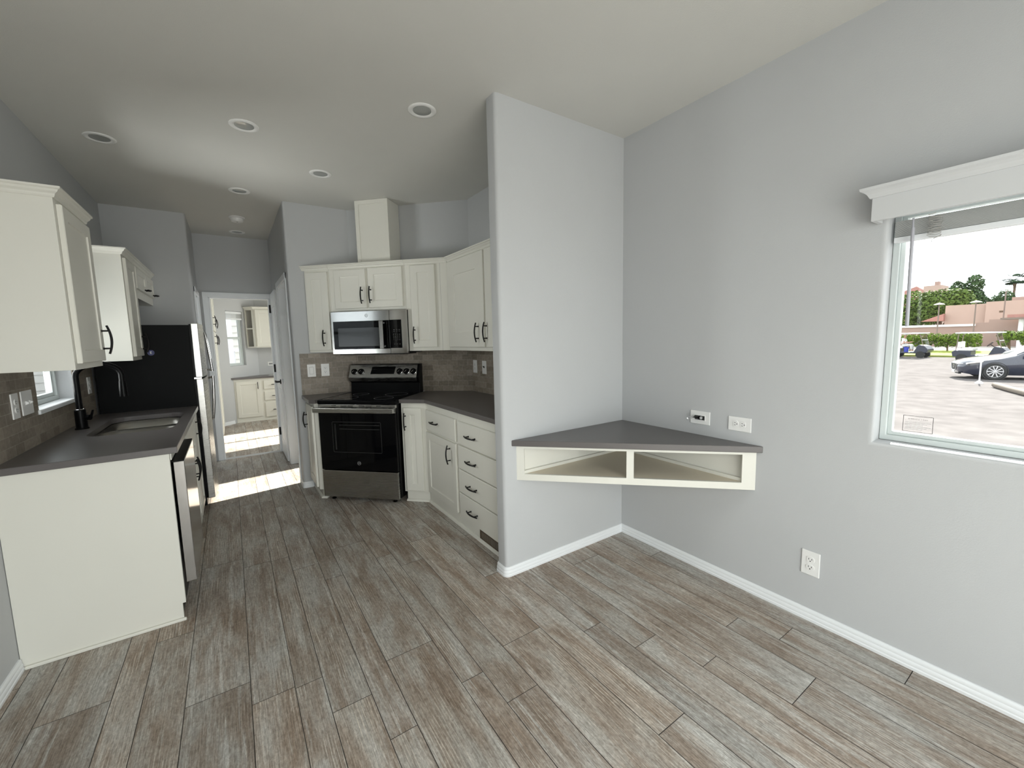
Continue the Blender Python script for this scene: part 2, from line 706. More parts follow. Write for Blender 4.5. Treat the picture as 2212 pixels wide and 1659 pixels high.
def arc(cx, cy, r, a0, a1, n=6):
    return [(cx + r * math.cos(math.radians(a0 + (a1 - a0) * k / n)), cy + r * math.sin(math.radians(a0 + (a1 - a0) * k / n))) for k in range(n + 1)]


def rect(u0, u1, v0, v1):
    return [(u0, v0), (u1, v0), (u1, v1), (u0, v1)]


b = B()
b.box(-1.0, 2.4, YB - 0.1, 9.65, ZC, ZC + 0.12)
b.obj('ceiling', 'ceiling', kind='structure')

WIN_R = (-0.72, 0.588, 0.937, 1.905)     # window in the right wall: y0, y1, z0, z1
BATH_W = (4.80, 5.52, 1.32, 2.12)
BED_W = (6.90, 8.25, 1.0, 2.12)
KIT_W = (3.25, 3.90, 1.085, 1.97)
SLIDE = (-0.70, 1.70, 0.03, 2.12)  # unseen glass door, added to let light in behind the camera
LIV_W = (-1.22, -0.22, 0.45, 2.1)  # unseen living-room window, added to let in more light

fx_r = lambda u, v, w_: (XR + w_, u, v)
b = B()
b.plate(rect(YB, 1.973, 0, ZC), [rect(*WIN_R)], 0, T, fx_r, rr=0.02)
b.obj('wall_right', 'wall', smooth=True, kind='structure')
b = B()
b.plate(rect(1.973, 9.6, 0, ZC), [rect(*BATH_W), rect(*BED_W)], 0, T, fx_r)
b.obj('wall_right_far', 'wall', kind='structure')
b = B()
b.plate(rect(YB, 9.6, 0, ZC), [rect(*KIT_W), rect(*LIV_W), rect(5.46, 6.08, 0.9, 2.05)], 0, T, lambda u, v, w_: (XL - w_, u, v))
b.obj('wall_left', 'wall', kind='structure')
b = B()
b.plate(rect(XL, XR, 0, ZC), [rect(*SLIDE)], 0, T, lambda u, v, w_: (u, YB - w_, v))
b.obj('wall_back', 'wall', kind='structure')
# short partition that ends the kitchen
PX, PY0, PY1 = 1.257, 1.973, 2.066
b = B()
b.prism([(XR, PY1)] + arc(PX + 0.012, PY1 - 0.012, 0.012, 90, 180, 4) + arc(PX + 0.022, PY0 + 0.022, 0.022, 180, 270, 6) + [(XR, PY0)], 0, ZC)
b.obj('wall_partition', 'wall', smooth=True, kind='structure')
# kitchen corner: furred right wall, diagonal, end wall and the hall corner
b = B()
b.prism([(XR, PY1), (1.938, PY1), (1.938, 3.552), (1.060, 4.430)] + arc(0.499 + 0.02, 4.43 + 0.02, 0.02, 270, 180, 6) + [(0.499, 4.62), (0.605, 4.62), (0.605, 4.55), (XR, 4.55)], 0, ZC)
b.obj('wall_kitchen', 'wall', smooth=True, kind='structure')
b = B()
b.box(0.499, 0.605, 5.42, 6.16, 0, ZC)
b.box(0.499, 0.605, 4.62, 5.42, 2.035, ZC)
b.obj('wall_hall_right', 'wall', kind='structure')
b = B()
b.plate(rect(XL, XR, 0, ZC), [[(-0.166, 0.0001), (0.463, 0.0001), (0.463, 1.985), (-0.166, 1.985)]], 0, 0.1, lambda u, v, w_: (u, 6.16 + w_, v))
b.obj('wall_hall_end', 'wall', kind='structure')
b = B()
b.prism([(XL, 5.293)] + arc(-0.262 - 0.025, 5.293 + 0.025, 0.025, 270, 360, 6) + [(-0.262, 5.47), (-0.362, 5.47), (-0.362, 5.39), (XL, 5.39)], 0, ZC)
b.box(-0.362, -0.262, 6.07, 6.16, 0, ZC)
b.box(-0.362, -0.262, 5.47, 6.07, 1.965, ZC)
b.obj('wall_fridge', 'wall', smooth=True, kind='structure')
# bedroom
b = B()
b.box(XL, -0.193, 8.762, 8.86, 0, ZC)
b.plate(rect(0.06, 0.96, 0, ZC), [rect(0.318, 0.672, 1.035, 2.01)], 0, 0.1,
        lambda u, v, w_: (-0.24 + u / R2 - w_ / R2, 8.71 + u / R2 + w_ / R2, v), rr=0.012)
b.box(0.40, XR, 9.386, 9.49, 0, ZC)
b.obj('wall_bedroom', 'wall', kind='structure')

# backsplash tile, laid in metres along each wall
def tile_wall(name, path, z0, z1, th=0.006, flip=1):
    bm = bmesh.new()
    uvl = bm.loops.layers.uv.new('UVMap')
    s = 0.0
    for (xa, ya), (xb, yb) in zip(path, path[1:]):
        d = Vector((xb - xa, yb - ya))
        L_ = d.length
        n = Vector((-d.y, d.x)).normalized() * th * flip
        for off, face in ((n, True),):
            vs = [bm.verts.new((xa + off.x, ya + off.y, z0)), bm.verts.new((xb + off.x, yb + off.y, z0)),
                  bm.verts.new((xb + off.x, yb + off.y, z1)), bm.verts.new((xa + off.x, ya + off.y, z1))]
            f = bm.faces.new(vs)
            for l, uv in zip(f.loops, ((s, z0), (s + L_, z0), (s + L_, z1), (s, z1))):
                l[uvl].uv = (uv[0], uv[1] - 0.914)
        s += L_
    bmesh.ops.remove_doubles(bm, verts=bm.verts, dist=th * 3)
    r = bmesh.ops.solidify(bm, geom=bm.faces[:], thickness=th * 0.9)
    me = bpy.data.meshes.new(name)
    bm.to_mesh(me)
    bm.free()
    me.materials.append(M['tile'])
    o = bpy.data.objects.new(name, me)
    C.objects.link(o)
    o['kind'] = 'structure'


tile_wall('wall_tile_kitchen', [(1.938, 2.07), (1.938, 3.552), (1.060, 4.430), (0.543, 4.430)], 0.914, 1.312)
for nm, (ya, yb, za, zb) in {'wall_tile_left': (2.64, 3.25, 0.914, 1.322), 'wall_tile_sill': (3.25, 3.90, 0.914, 1.06), 'wall_tile_far': (3.90, 4.36, 0.914, 1.322)}.items():
    bm = bmesh.new()
    uvl = bm.loops.layers.uv.new('UVMap')
    x = XL + 0.006
    vs = [bm.verts.new(p) for p in ((x, ya, za), (x, yb, za), (x, yb, zb), (x, ya, zb))]
    f = bm.faces.new(vs)
    for l, v in zip(f.loops, vs):
        l[uvl].uv = (v.co.y, v.co.z - 0.914)
    vs2 = [bm.verts.new(p) for p in ((XL, ya, za), (XL, yb, za), (XL, yb, zb), (XL, ya, zb))]
    for i in range(4):
        g = bm.faces.new((vs[i], vs2[i], vs2[(i + 1) % 4], vs[(i + 1) % 4]))
        for l in g.loops:
            l[uvl].uv = (l.vert.co.y, l.vert.co.z - 0.914)
    bmesh.ops.recalc_face_normals(bm, faces=bm.faces)
    me = bpy.data.meshes.new(nm)
    bm.to_mesh(me)
    bm.free()
    me.materials.append(M['tile'])
    o = bpy.data.objects.new(nm, me)
    C.objects.link(o)
    o['kind'] = 'structure'

# baseboards: three soft ribs
BB = [(0, 0), (0.0135, 0), (0.0145, 0.012), (0.0115, 0.0165), (0.0125, 0.019), (0.0125, 0.032), (0.009, 0.0365), (0.010, 0.039), (0.0095, 0.051), (0.005, 0.057), (0, 0.058)]


def base(name, path):
    b = B()
    b.sweep(path, BB)
    b.obj(name, 'trim', smooth=True, kind='structure')


base('baseboard_right', [(XR, YB), (XR, PY0)])
pp = [(XR, PY0)] + arc(PX + 0.022, PY0 + 0.022, 0.022, 270, 180, 5) + arc(PX + 0.012, PY1 - 0.012, 0.012, 180, 90, 4) + [(PX + 0.05, PY1)]
base('baseboard_partition', [(x, y) for x, y in pp])
base('baseboard_left', [(XL, 2.632), (XL, YB)])
base('baseboard_kitchen', [(0.585, 4.43)] + arc(0.499 + 0.02, 4.43 + 0.02, 0.02, 270, 180, 5) + [(0.499, 4.57)])
base('baseboard_hall', [(0.499, 5.475), (0.499, 6.15)])
base('baseboard_bedroom', [(-0.03, 8.92), (-0.19, 8.76)])

# door casings
def casing(name, parts):
    b = B()
    for p in parts:
        b.box(*p)
    return b.obj(name, 'trim', bevel=0.004, kind='structure')


casing('trim_1', [(-0.222, -0.166, 6.146, 6.16, 0, 2.04), (0.463, 0.495, 6.146, 6.16, 0, 2.04), (-0.222, 0.495, 6.144, 6.16, 1.985, 2.04),
                  (-0.168, -0.150, 6.15, 6.265, 0, 1.985), (0.447, 0.465, 6.15, 6.265, 0, 1.985), (-0.168, 0.465, 6.15, 6.265, 1.97, 1.987)])
casing('trim_2', [(0.485, 0.499, 4.568, 4.622, 0, 2.09), (0.485, 0.499, 5.418, 5.474, 0, 2.09), (0.483, 0.499, 4.568, 5.474, 2.032, 2.09),
                  (0.495, 0.61, 4.615, 4.634, 0, 2.035), (0.495, 0.61, 5.406, 5.425, 0, 2.035), (0.495, 0.61, 4.615, 5.425, 2.02, 2.037)])
casing('trim_3', [(-0.262, -0.248, 5.42, 5.472, 0, 2.02), (-0.262, -0.248, 6.07, 6.125, 0, 2.02), (-0.262, -0.246, 5.42, 6.125, 1.963, 2.02),
                  (-0.37, -0.258, 5.465, 5.482, 0, 1.967), (-0.37, -0.258, 6.056, 6.074, 0, 1.967)])

# ------------------------------------------------------------------ windows
def window(name, loc, rot, w, h, fr, depth, splits=(), rail=None, sw=0.022):
    """local: x along the wall, y out through the wall, z up; origin at the lower corner of the opening"""
    r = struct(name, loc, rot)
    b = B()
    b.plate(rect(0.001, w - 0.001, 0.001, h - 0.001), [rect(fr, w - fr, fr, h - fr)], depth, depth + 0.05, lambda u, v, k: (u, k, v))
    b.obj('window_frame', 'vinyl', r, bevel=0.003)
    b = B()
    f2 = fr + sw
    b.plate(rect(fr, w - fr, fr, h - fr), [rect(f2, w - f2, f2, h - f2)], depth + 0.012, depth + 0.04, lambda u, v, k: (u, k, v))
    for s in splits:
        b.box(s - 0.022, s + 0.022, depth + 0.010, depth + 0.04, f2, h - f2)
    if rail:
        b.box(f2, w - f2, depth + 0.010, depth + 0.04, rail - 0.02, rail + 0.02)
    b.obj('window_sash', 'vinyl', r, bevel=0.002)
    b = B()
    b.box(f2 - 0.004, w - f2 + 0.004, depth + 0.024, depth + 0.028, f2 - 0.004, h - f2 + 0.004)
    b.obj('window_pane', 'glass', r)
    return r


# right living-room window: local x runs toward -y
window('window_1', (XR, WIN_R[1], WIN_R[2]), -PI / 2, WIN_R[1] - WIN_R[0], WIN_R[3] - WIN_R[2], 0.024, 0.072, splits=(0.66,), sw=0.016)
# kitchen window over the sink, looking -x: local x runs toward +y
window('window_2', (XL, KIT_W[0], KIT_W[2]), PI / 2, 0.65, KIT_W[3] - KIT_W[2], 0.03, 0.07, rail=0.45)
window('window_3', (XR, BATH_W[1], BATH_W[2]), -PI / 2, 0.72, 0.80, 0.02, 0.07)
window('window_4', (XR, BED_W[1], BED_W[2]), -PI / 2, 1.35, 1.12, 0.02, 0.07, splits=(0.675,))
window('window_5', (-0.24 + 0.318 / R2, 8.71 + 0.318 / R2, 1.035), PI / 4, 0.354, 0.975, 0.022, 0.055, rail=0.5)
window('window_6', (XL, LIV_W[0], LIV_W[2]), PI / 2, LIV_W[1] - LIV_W[0], LIV_W[3] - LIV_W[2], 0.03, 0.07, splits=(0.50,))
window('window_7', (SLIDE[1], YB, SLIDE[2]), PI, SLIDE[1] - SLIDE[0], SLIDE[3] - SLIDE[2], 0.04, 0.05, splits=(1.2,))
window('window_8', (XL, 5.46, 0.9), PI / 2, 0.62, 1.15, 0.02, 0.07)  # unseen outer window, added so the closet looks bright from the hall
# sill board of the kitchen window
b = B()
b.box(XL - 0.07, XL + 0.016, KIT_W[0] - 0.012, KIT_W[1] + 0.012, KIT_W[2] - 0.022, KIT_W[2] + 0.004)
b.obj('trim_4', 'trim', bevel=0.006, kind='structure')
for nm, l, d, sx, sy in (('portal_slider', (0.50, YB - 0.13, 1.07), (0, 1, 0), 2.4, 2.1), ('portal_right', (XR + 0.13, -0.06, 1.42), (-1, 0, 0), 1.3, 0.97),
                         ('portal_left', (XL - 0.13, -0.72, 1.27), (1, 0, 0), 1.0, 1.65), ('portal_sink', (XL - 0.13, 3.575, 1.53), (1, 0, 0), 0.65, 0.88),
                         ('portal_bed', (XR + 0.13, 7.575, 1.56), (-1, 0, 0), 1.35, 1.12)):
    portal(nm, l, d, sx, sy)

# ------------------------------------------------------------------ interior doors
d = struct('door_1', (0.4705, 6.135, 0.012), -PI / 2)      # leaf folded back along the hall wall, local x toward the camera
b = B()
b.box(0.01, 0.60, -0.0, 0.026, 0, 2.02)
b.obj('door_leaf', 'trim', d, bevel=0.002)
b = B()
for z0, z1 in ((0.18, 0.86), (1.02, 1.86)):
    b.plate(rect(0.11, 0.50, z0, z1), [rect(0.13, 0.48, z0 + 0.02, z1 - 0.02)], -0.004, 0.001, lambda u, v, k: (u, k, v))
b.obj('door_molding', 'trim', d)
b = B()
for z in (0.22, 1.04, 1.79):
    b.cyl((0.0, -0.012, z), (0.0, -0.012, z + 0.10), 0.008, 8)
    b.box(-0.004, 0.012, -0.012, 0.0, z, z + 0.10)
b.obj('hinge', 'pull', d)
b = B()
b.lathe([(0.028, 0), (0.028, -0.009), (0.011, -0.011), (0.011, -0.045)], (0.545, 0, 0.955), 'y', 16)
b.box(0.44, 0.556, -0.058, -0.043, 0.946, 0.966)
b.obj('door_lever', 'pull', d, bevel=0.002)
b = B()
b.box(0.600, 0.6015, 0.006, 0.022, 0.93, 0.99)
b.obj('latch_plate', 'chrome', d)

d = struct('door_2', (0.61, 5.41, 0.012), 0)               # door of the right-hand room, swung in against its wall
b = B()
b.box(0.012, 0.66, -0.02, 0.012, 0, 2.0)
b.obj('door_leaf', 'trim', d, bevel=0.002)
b = B()
for z in (0.28, 1.0, 1.72):
    b.box(-0.022, 0.004, -0.022, -0.006, z, z + 0.10)
b.obj('hinge', 'pull', d)

d = struct('door_3', (-0.36, 5.49, 0.012), PI)             # half-open closet door on the left of the hall
b = B()
b.box(0.0, 0.46, -0.04, -0.005, 0, 1.95)
b.obj('door_leaf', 'trim', d, bevel=0.002)

# ------------------------------------------------------------------ cabinet kit
# local frame of every cabinet: x to the right, front face at y = 0, y into the cabinet, z up
def pull(parent, x, z, vertical=True, y=-0.02, ln=0.150):
    b = B()
    n = 12
    pts, rad = [], []
    for k in range(n + 1):
        s = -1 + 2 * k / n
        out = y - 0.036 + 0.014 * s * s
        pts.append((x, out, z + s * ln / 2) if vertical else (x + s * ln / 2, out, z))
        rad.append(0.0060 - 0.0009 * abs(s))
    b.tube(pts, rad, 8)
    for s in (-1, 1):
        o = s * ln * 0.31
        p = (x, y, z + o) if vertical else (x + o, y, z)
        b.tube([p, (p[0], y - 0.006, p[2]), (p[0], y - 0.0315, p[2])], [0.0068, 0.0046, 0.0042], 8)
    return b.obj('pull_handle', 'pull', parent, smooth=True)


def door(parent, x0, x1, z0, z1, hx=None, hz=None, stile=0.058, vertical=True, t=0.020, m='cab', ln=0.150, name='door'):
    bm = bmesh.new()
    st = min(stile, (x1 - x0) * 0.36)

    def ring(a, y):
        return [bm.verts.new(p) for p in ((x0 + a, y, z0 + a), (x1 - a, y, z0 + a), (x1 - a, y, z1 - a), (x0 + a, y, z1 - a))]
    rs = [ring(0, -0.001), ring(0, -t + 0.003), ring(0.003, -t), ring(st, -t), ring(st + 0.002, -t + 0.0055), ring(st + 0.010, -t + 0.0075)]
    for a, c in zip(rs, rs[1:]):
        for i in range(4):
            bm.faces.new((a[i], a[(i + 1) % 4], c[(i + 1) % 4], c[i]))
    bm.faces.new(rs[-1])
    bm.faces.new(rs[0][::-1])
    b = B()
    b.bm.free()
    b.bm = bm
    o = b.obj(name, m, parent)
    if hx is not None:
        pull(o, hx, hz, vertical, -t, ln)
    return o


def drawer(parent, x0, x1, z0, z1, t=0.020, m='cab', handle=True, ln=0.150, hx=None):
    bm = bmesh.new()

    def ring(a, y):
        return [bm.verts.new(p) for p in ((x0 + a, y, z0 + a), (x1 - a, y, z0 + a), (x1 - a, y, z1 - a), (x0 + a, y, z1 - a))]
    rs = [ring(0, -0.001), ring(0, -t + 0.005), ring(0.005, -t)]
    for a, c in zip(rs, rs[1:]):
        for i in range(4):
            bm.faces.new((a[i], a[(i + 1) % 4], c[(i + 1) % 4], c[i]))
    bm.faces.new(rs[-1])
    bm.faces.new(rs[0][::-1])
    b = B()
    b.bm.free()
    b.bm = bm
    o = b.obj('drawer_front', m, parent)
    if handle:
        pull(o, (x0 + x1) / 2 if hx is None else hx, (z0 + z1) / 2, False, -t, ln)
    return o


CROWN = [(0, 0), (0.006, 0), (0.010, 0.006), (0.012, 0.014), (0.022, 0.022), (0.026, 0.030), (0.034, 0.034), (0.034, 0.042), (0, 0.042)]


def crown(parent, path, z):
    b = B()
    b.sweep(path, [(o, z + h) for o, h in CROWN])
    return b.obj('crown_molding', 'cab', parent, smooth=False)


D45 = -PI / 4
# ------------------------------------------------------------------ right-hand kitchen run
# counter right of the range
b = B()
b.prism([(1.329, 2.070), (1.329, 3.314), (1.164, 3.479), (1.580, 3.895), (1.930, 3.545), (1.930, 2.070)], 0.882, 0.914)
tag(b.obj('countertop', 'counter', bevel=0.003), 'dark grey laminate countertop between the range and the partition wall', 'countertop')
b = B()
b.prism([(0.535, 4.422), (0.535, 4.000), (0.579, 3.956), (1.045, 4.422)], 0.882, 0.914)
tag(b.obj('countertop', 'counter', bevel=0.003), 'small wedge of dark grey countertop left of the range', 'countertop')

# base unit with drawer over door
t = thing('base_cabinet', 'cream base cabinet with one drawer above a single panel door', 'cabinet', (1.36, 3.345, 0), -PI / 2, 'base cabinets right of the range')
b = B()
b.box(0.0, 0.588, 0, 0.56, 0.0, 0.880)
b.obj('carcass', 'cab', t, bevel=0.001)
drawer(t, 0.018, 0.575, 0.652, 0.824, hx=0.215)
door(t, 0.012, 0.572, 0.098, 0.634, 0.478, 0.535, stile=0.06)
b = B()
b.sweep([(0.588, 0), (0.0, 0)], [(0, 0), (0.018, 0), (0.014, 0.010), (0.004, 0.018), (0, 0.018)])
b.obj('shoe_molding', 'cab', t)
t = thing('base_cabinet', 'cream base cabinet with a stack of four drawers beside the partition wall', 'cabinet', (1.36, 2.755, 0), -PI / 2, 'base cabinets right of the range')
b = B()
b.box(0.0, 0.685, 0, 0.56, 0.0, 0.880)
b.obj('carcass', 'cab', t, bevel=0.001)
for z0, z1 in ((0.648, 0.818), (0.463, 0.638), (0.282, 0.456), (0.094, 0.274)):
    drawer(t, 0.02, 0.660, z0, z1, hx=0.247)
b = B()
b.plate(rect(0.292, 0.55, 0.016, 0.082), [rect(0.302, 0.54, 0.024, 0.074)], -0.004, 0.0, lambda u, v, k: (u, k, v))
for k in range(15):
    b.box(0.305 + k * 0.016, 0.313 + k * 0.016, -0.0035, -0.0005, 0.024, 0.074)
b.obj('floor_vent_grille', 'vent', t)
b = B()
b.sweep([(0.685, 0), (0.0, 0)], [(0, 0), (0.018, 0), (0.014, 0.010), (0.004, 0.018), (0, 0.018)])
b.obj('shoe_molding', 'cab', t)
# narrow diagonal unit between range and corner
t = thing('base_cabinet', 'very narrow cream base cabinet with a slim door right of the range', 'cabinet', (1.189, 3.499, 0), D45, 'base cabinets beside the range')
b = B()
b.prism([(0.0, 0.0), (0.226, 0.0), (0.30, 0.10), (0.30, 0.54), (0.0, 0.54)], 0.088, 0.880)
b.prism([(0.014, 0.016), (0.222, 0.016), (0.30, 0.10), (0.30, 0.54), (0.014, 0.54)], 0.0, 0.088)
b.obj('carcass', 'cab', t, bevel=0.001)
door(t, 0.026, 0.190, 0.103, 0.838, 0.044, 0.722, stile=0.062)
b = B()
b.sweep([(0.224, 0.014), (0.012, 0.014)], [(0, 0), (0.018, 0), (0.014, 0.010), (0.004, 0.018), (0, 0.018)])
b.obj('shoe_molding', 'cab', t)
# unit left of the range, its door faces the hall
t = thing('base_cabinet', 'cream base cabinet with a slim door facing the hall left of the range', 'cabinet', (0.578, 4.424, 0), -PI / 2, 'base cabinets beside the range')
b = B()
b.prism([(0.0, 0.0), (0.398, 0.0), (0.434, 0.036), (0.0, 0.470)], 0.088, 0.880)
b.prism([(0.0, 0.030), (0.380, 0.030), (0.412, 0.058), (0.0, 0.470)], 0.0, 0.088)
b.obj('carcass', 'cab', t, bevel=0.001)
door(t, 0.03, 0.372, 0.105, 0.846, 0.085, 0.690, stile=0.075)
b = B()
b.sweep([(0.415, 0.062), (0.384, 0.028), (0.0, 0.028)], [(0, 0), (0.018, 0), (0.014, 0.010), (0.004, 0.018), (0, 0.018)])
b.obj('shoe_molding', 'cab', t)

# ------------------------------------------------------------------ range
t = thing('electric_range', 'freestanding stainless and black electric range set diagonally in the corner', 'oven', (0.5986, 3.9764, 0), D45)
W = 0.750
b = B()
b.box(0.008, W - 0.008, 0.03, 0.600, 0.040, 0.872)
b.obj('body', 'black', t, bevel=0.003)
b = B()
b.box(0.0, W, 0.0, 0.600, 0.874, 0.908)
b.obj('cooktop_frame', 'black', t, bevel=0.006)
b = B()
b.box(0.022, W - 0.022, 0.03, 0.520, 0.9075, 0.9115)
o = b.obj('cooktop_glass', 'gloss', t, bevel=0.001)
b = B()
for cx, cy, r in ((0.19, 0.15, 0.105), (0.56, 0.15, 0.085), (0.19, 0.40, 0.075), (0.56, 0.40, 0.105)):
    b.plate([(cx + r * math.cos(a * PI / 24), cy + r * math.sin(a * PI / 24)) for a in range(48)],
            [[(cx + (r - .003) * math.cos(a * PI / 24), cy + (r - .003) * math.sin(a * PI / 24)) for a in range(48)]], 0.9115, 0.9118, lambda u, v, k: (u, v, k))
b.obj('burner_ring', 'grey', o)
# steel vent strip under the cooktop and the oven door with its handle
b = B()
b.box(0.006, W - 0.010, 0.004, 0.05, 0.846, 0.872)
st = b.obj('vent_strip', 'steel', t, bevel=0.002)
for x0, x1 in ((0.135, 0.18), (0.225, 0.285), (0.292, 0.345), (0.40, 0.455), (0.462, 0.52), (0.565, 0.605)):
    for z0, z1 in ((0.8605, 0.8655), (0.8515, 0.8555))[:2 if x1 - x0 > 0.05 else 1]:
        b = B()
        b.box(x0, x1, 0.0030, 0.006, z0, z1)
        b.obj('vent_slot', 'slot', st)
b = B()
b.box(0.004, W - 0.014, 0.0, 0.05, 0.286, 0.842)
od = b.obj('oven_door', 'gloss', t, bevel=0.003)
b = B()
b.box(0.004, W - 0.014, -0.002, 0.045, 0.800, 0.843)
b.obj('door_rail', 'steel', od, bevel=0.002)
b = B()
b.box(-0.018, W + 0.006 - 0.010, -0.052, -0.034, 0.806, 0.850)
b.obj('oven_handle', 'steel', od, bevel=0.006, seg=3)
for x in (-0.006, W - 0.038):
    b = B()
    b.box(x, x + 0.028, -0.038, 0.0, 0.812, 0.846)
    b.obj('handle_bracket', 'chrome', od, bevel=0.002)
b = B()
b.plate(rrect(0.130, 0.600, 0.445, 0.722, 0.012), [rrect(0.136, 0.594, 0.451, 0.716, 0.010)], -0.0006, 0.001, lambda u, v, k: (u, k, v))
b.obj('oven_window', mat('oven_window_edge', (0.016, 0.016, 0.017), 0.3), od)
b = B()
for z in (0.655, 0.690):
    b.box(0.20, 0.585, -0.0007, 0.0005, z, z + 0.003)
for x in (0.155, 0.163):
    b.box(x, x + 0.0025, -0.0007, 0.0005, 0.47, 0.70)
b.obj('oven_rack', mat('oven_rack_tint', (0.05, 0.05, 0.05), 0.4), od)


def emblem(parent, x, y, z, r, m='grey'):
    b = B()
    b.plate([(x + r * math.cos(a * PI / 16), z + r * math.sin(a * PI / 16)) for a in range(32)],
            [[(x + r * .84 * math.cos(a * PI / 16), z + r * .84 * math.sin(a * PI / 16)) for a in range(32)]], y - 0.0012, y, lambda u, v, k: (u, k, v))
    o = b.obj('emblem', m, parent)
    text_mesh('emblem_monogram', 'GE', r * 1.05, m, o, face_y(x, y - 0.0008, z))
    return o


emblem(od, 0.372, -0.0002, 0.352, 0.0165, 'grey')
b = B()
b.box(0.006, W - 0.016, 0.0, 0.05, 0.036, 0.276)
dr = b.obj('storage_drawer', 'steel', t, bevel=0.002)
b = B()
b.box(0.006, W - 0.016, -0.003, 0.02, 0.274, 0.280)
b.obj('drawer_lip', 'chrome', dr, bevel=0.001)
for k, (x, y) in enumerate(((0.07, 0.05), (0.67, 0.05), (0.07, 0.55), (0.67, 0.55))):
    b = B()
    b.lathe([(0.018, 0), (0.020, 0.006), (0.010, 0.012), (0.010, 0.042)], (x, y, 0), 'z', 14)
    b.obj('leveling_foot', 'black', t)
# backguard
b = B()
b.prism_x([(0.520, 0.905), (0.600, 0.905), (0.600, 1.190), (0.545, 1.190), (0.500, 1.062), (0.512, 1.020), (0.528, 1.010)], 0.012, W - 0.006)
bgd = b.obj('backguard', 'black', t, bevel=0.003)


def on_guard(z):         # y of the slanted control panel
    return 0.500 + (z - 1.062) / (1.186 - 1.062) * 0.045


b = B()
b.prism_x([(0.496, 1.062), (0.541, 1.186), (0.560, 1.190), (0.560, 1.055)], 0.006, W - 0.028)
cp = b.obj('control_panel', 'steel', bgd, bevel=0.002)
b = B()
b.prism_x([(0.495, 1.060), (0.508, 1.024), (0.530, 1.024), (0.530, 1.060)], 0.006, W - 0.028)
b.obj('panel_lip', 'steel', bgd, bevel=0.001)
b = B()
vs = []
for (x, z) in ((0.238, 1.096), (0.488, 1.096), (0.500, 1.166), (0.252, 1.166)):
    vs.append((x, on_guard(z) - 0.0062, z))
b.quad(*vs)
b.obj('display', 'gloss', cp)
nrm = Vector((0, -0.124, 0.045)).normalized()
for x in (0.062, 0.136, 0.545, 0.617, 0.689):
    p = Vector((x, on_guard(1.118) - 0.004, 1.118))
    b = B()
    b.tube([p, p + nrm * 0.006, p + nrm * 0.0061, p + nrm * 0.020, p + nrm * 0.024], [0.031, 0.031, 0.026, 0.024, 0.019], 24)
    k = b.obj('knob', 'black', cp, smooth=True)
    b = B()
    q = p + nrm * 0.0235
    b.tube([q + Vector((-0.012, 0, -0.013)), q + Vector((0.012, -0.0015, 0.010))], 0.0042, 8)
    b.obj('knob_grip', 'chrome', k, smooth=True)
    b = B()
    ringp = [p + nrm * 0.007 + Vector((math.cos(a * PI / 12), 0, 0)) * 0.029 + Vector((0, 0.34, 0.94)) * math.sin(a * PI / 12) * 0.029 for a in range(25)]
    b.tube(ringp, 0.0020, 6, cap=False)
    b.obj('knob_ring', 'chrome', k, smooth=True)

# ------------------------------------------------------------------ microwave over the range
W = 0.757
t = thing('microwave_oven', 'over-the-range stainless microwave with black glass door', 'microwave', (0.800, 4.200, 1.300), D45)
b = B()
b.box(0.004, W - 0.0, 0.028, 0.325, 0.006, 0.394)
b.obj('case', 'black', t, bevel=0.003)
b = B()
b.box(0.05, W - 0.05, 0.04, 0.30, -0.008, 0.006)
b.obj('vent_grille', 'slot', t, bevel=0.003)
b = B()
b.box(0.0, 0.590, 0.0, 0.028, 0.0, 0.396)
md = b.obj('microwave_door', 'steelm', t, bevel=0.005, seg=3)
b = B()
b.box(0.592, W, 0.0, 0.028, 0.0, 0.396)
mp_ = b.obj('control_panel', 'steelm', t, bevel=0.005, seg=3)
b = B()
b.box(0.024, 0.589, -0.0025, 0.004, 0.046, 0.304)
mg = b.obj('door_glass', 'gloss', md, bevel=0.002)
b = B()
b.plate(rrect(0.072, 0.492, 0.072, 0.242, 0.006), [], -0.0030, -0.0024, lambda u, v, k: (u, k, v))
b.obj('door_window', mat('microwave_screen', (0.035, 0.037, 0.04), 0.12), md)
b = B()
b.box(0.593, 0.708, -0.0025, 0.004, 0.050, 0.306)
mk = b.obj('keypad', 'gloss', mp_, bevel=0.002)
key_m = mat('keypad_grey', (0.07, 0.07, 0.07), 0.5)
b = B()
for r_ in range(4):
    for c_ in range(4):
        x, z = 0.625 + c_ * 0.0195, 0.122 + r_ * 0.0165
        b.box(x, x + 0.007, -0.0031, -0.0024, z, z + 0.005)
b.obj('number_key_print', key_m, mk)
for r_ in (0.200, 0.214, 0.084):
    b = B()
    for c_ in range(3):
        x = 0.628 + c_ * 0.026
        b.box(x, x + 0.012, -0.0031, -0.0024, r_, r_ + 0.0045)
    b.obj('function_key_print', key_m, mk)
b = B()
b.box(0.507, 0.547, -0.046, -0.032, 0.047, 0.300)
mh = b.obj('microwave_handle', 'steelm', md, bevel=0.006, seg=3)
for z in (0.058, 0.270):
    b = B()
    b.box(0.517, 0.537, -0.034, 0.0, z, z + 0.020)
    b.obj('handle_bracket', 'chrome', md, bevel=0.003)
emblem(md, 0.367, 0.0, 0.351, 0.015, 'grey')

# ------------------------------------------------------------------ wall cabinets above the range
ZU0, ZU1 = 1.32, 2.092
P0 = (0.632, 4.428)


def along(s, d=0.0):
    return (P0[0] + s / R2 + d / R2, P0[1] - s / R2 + d / R2)


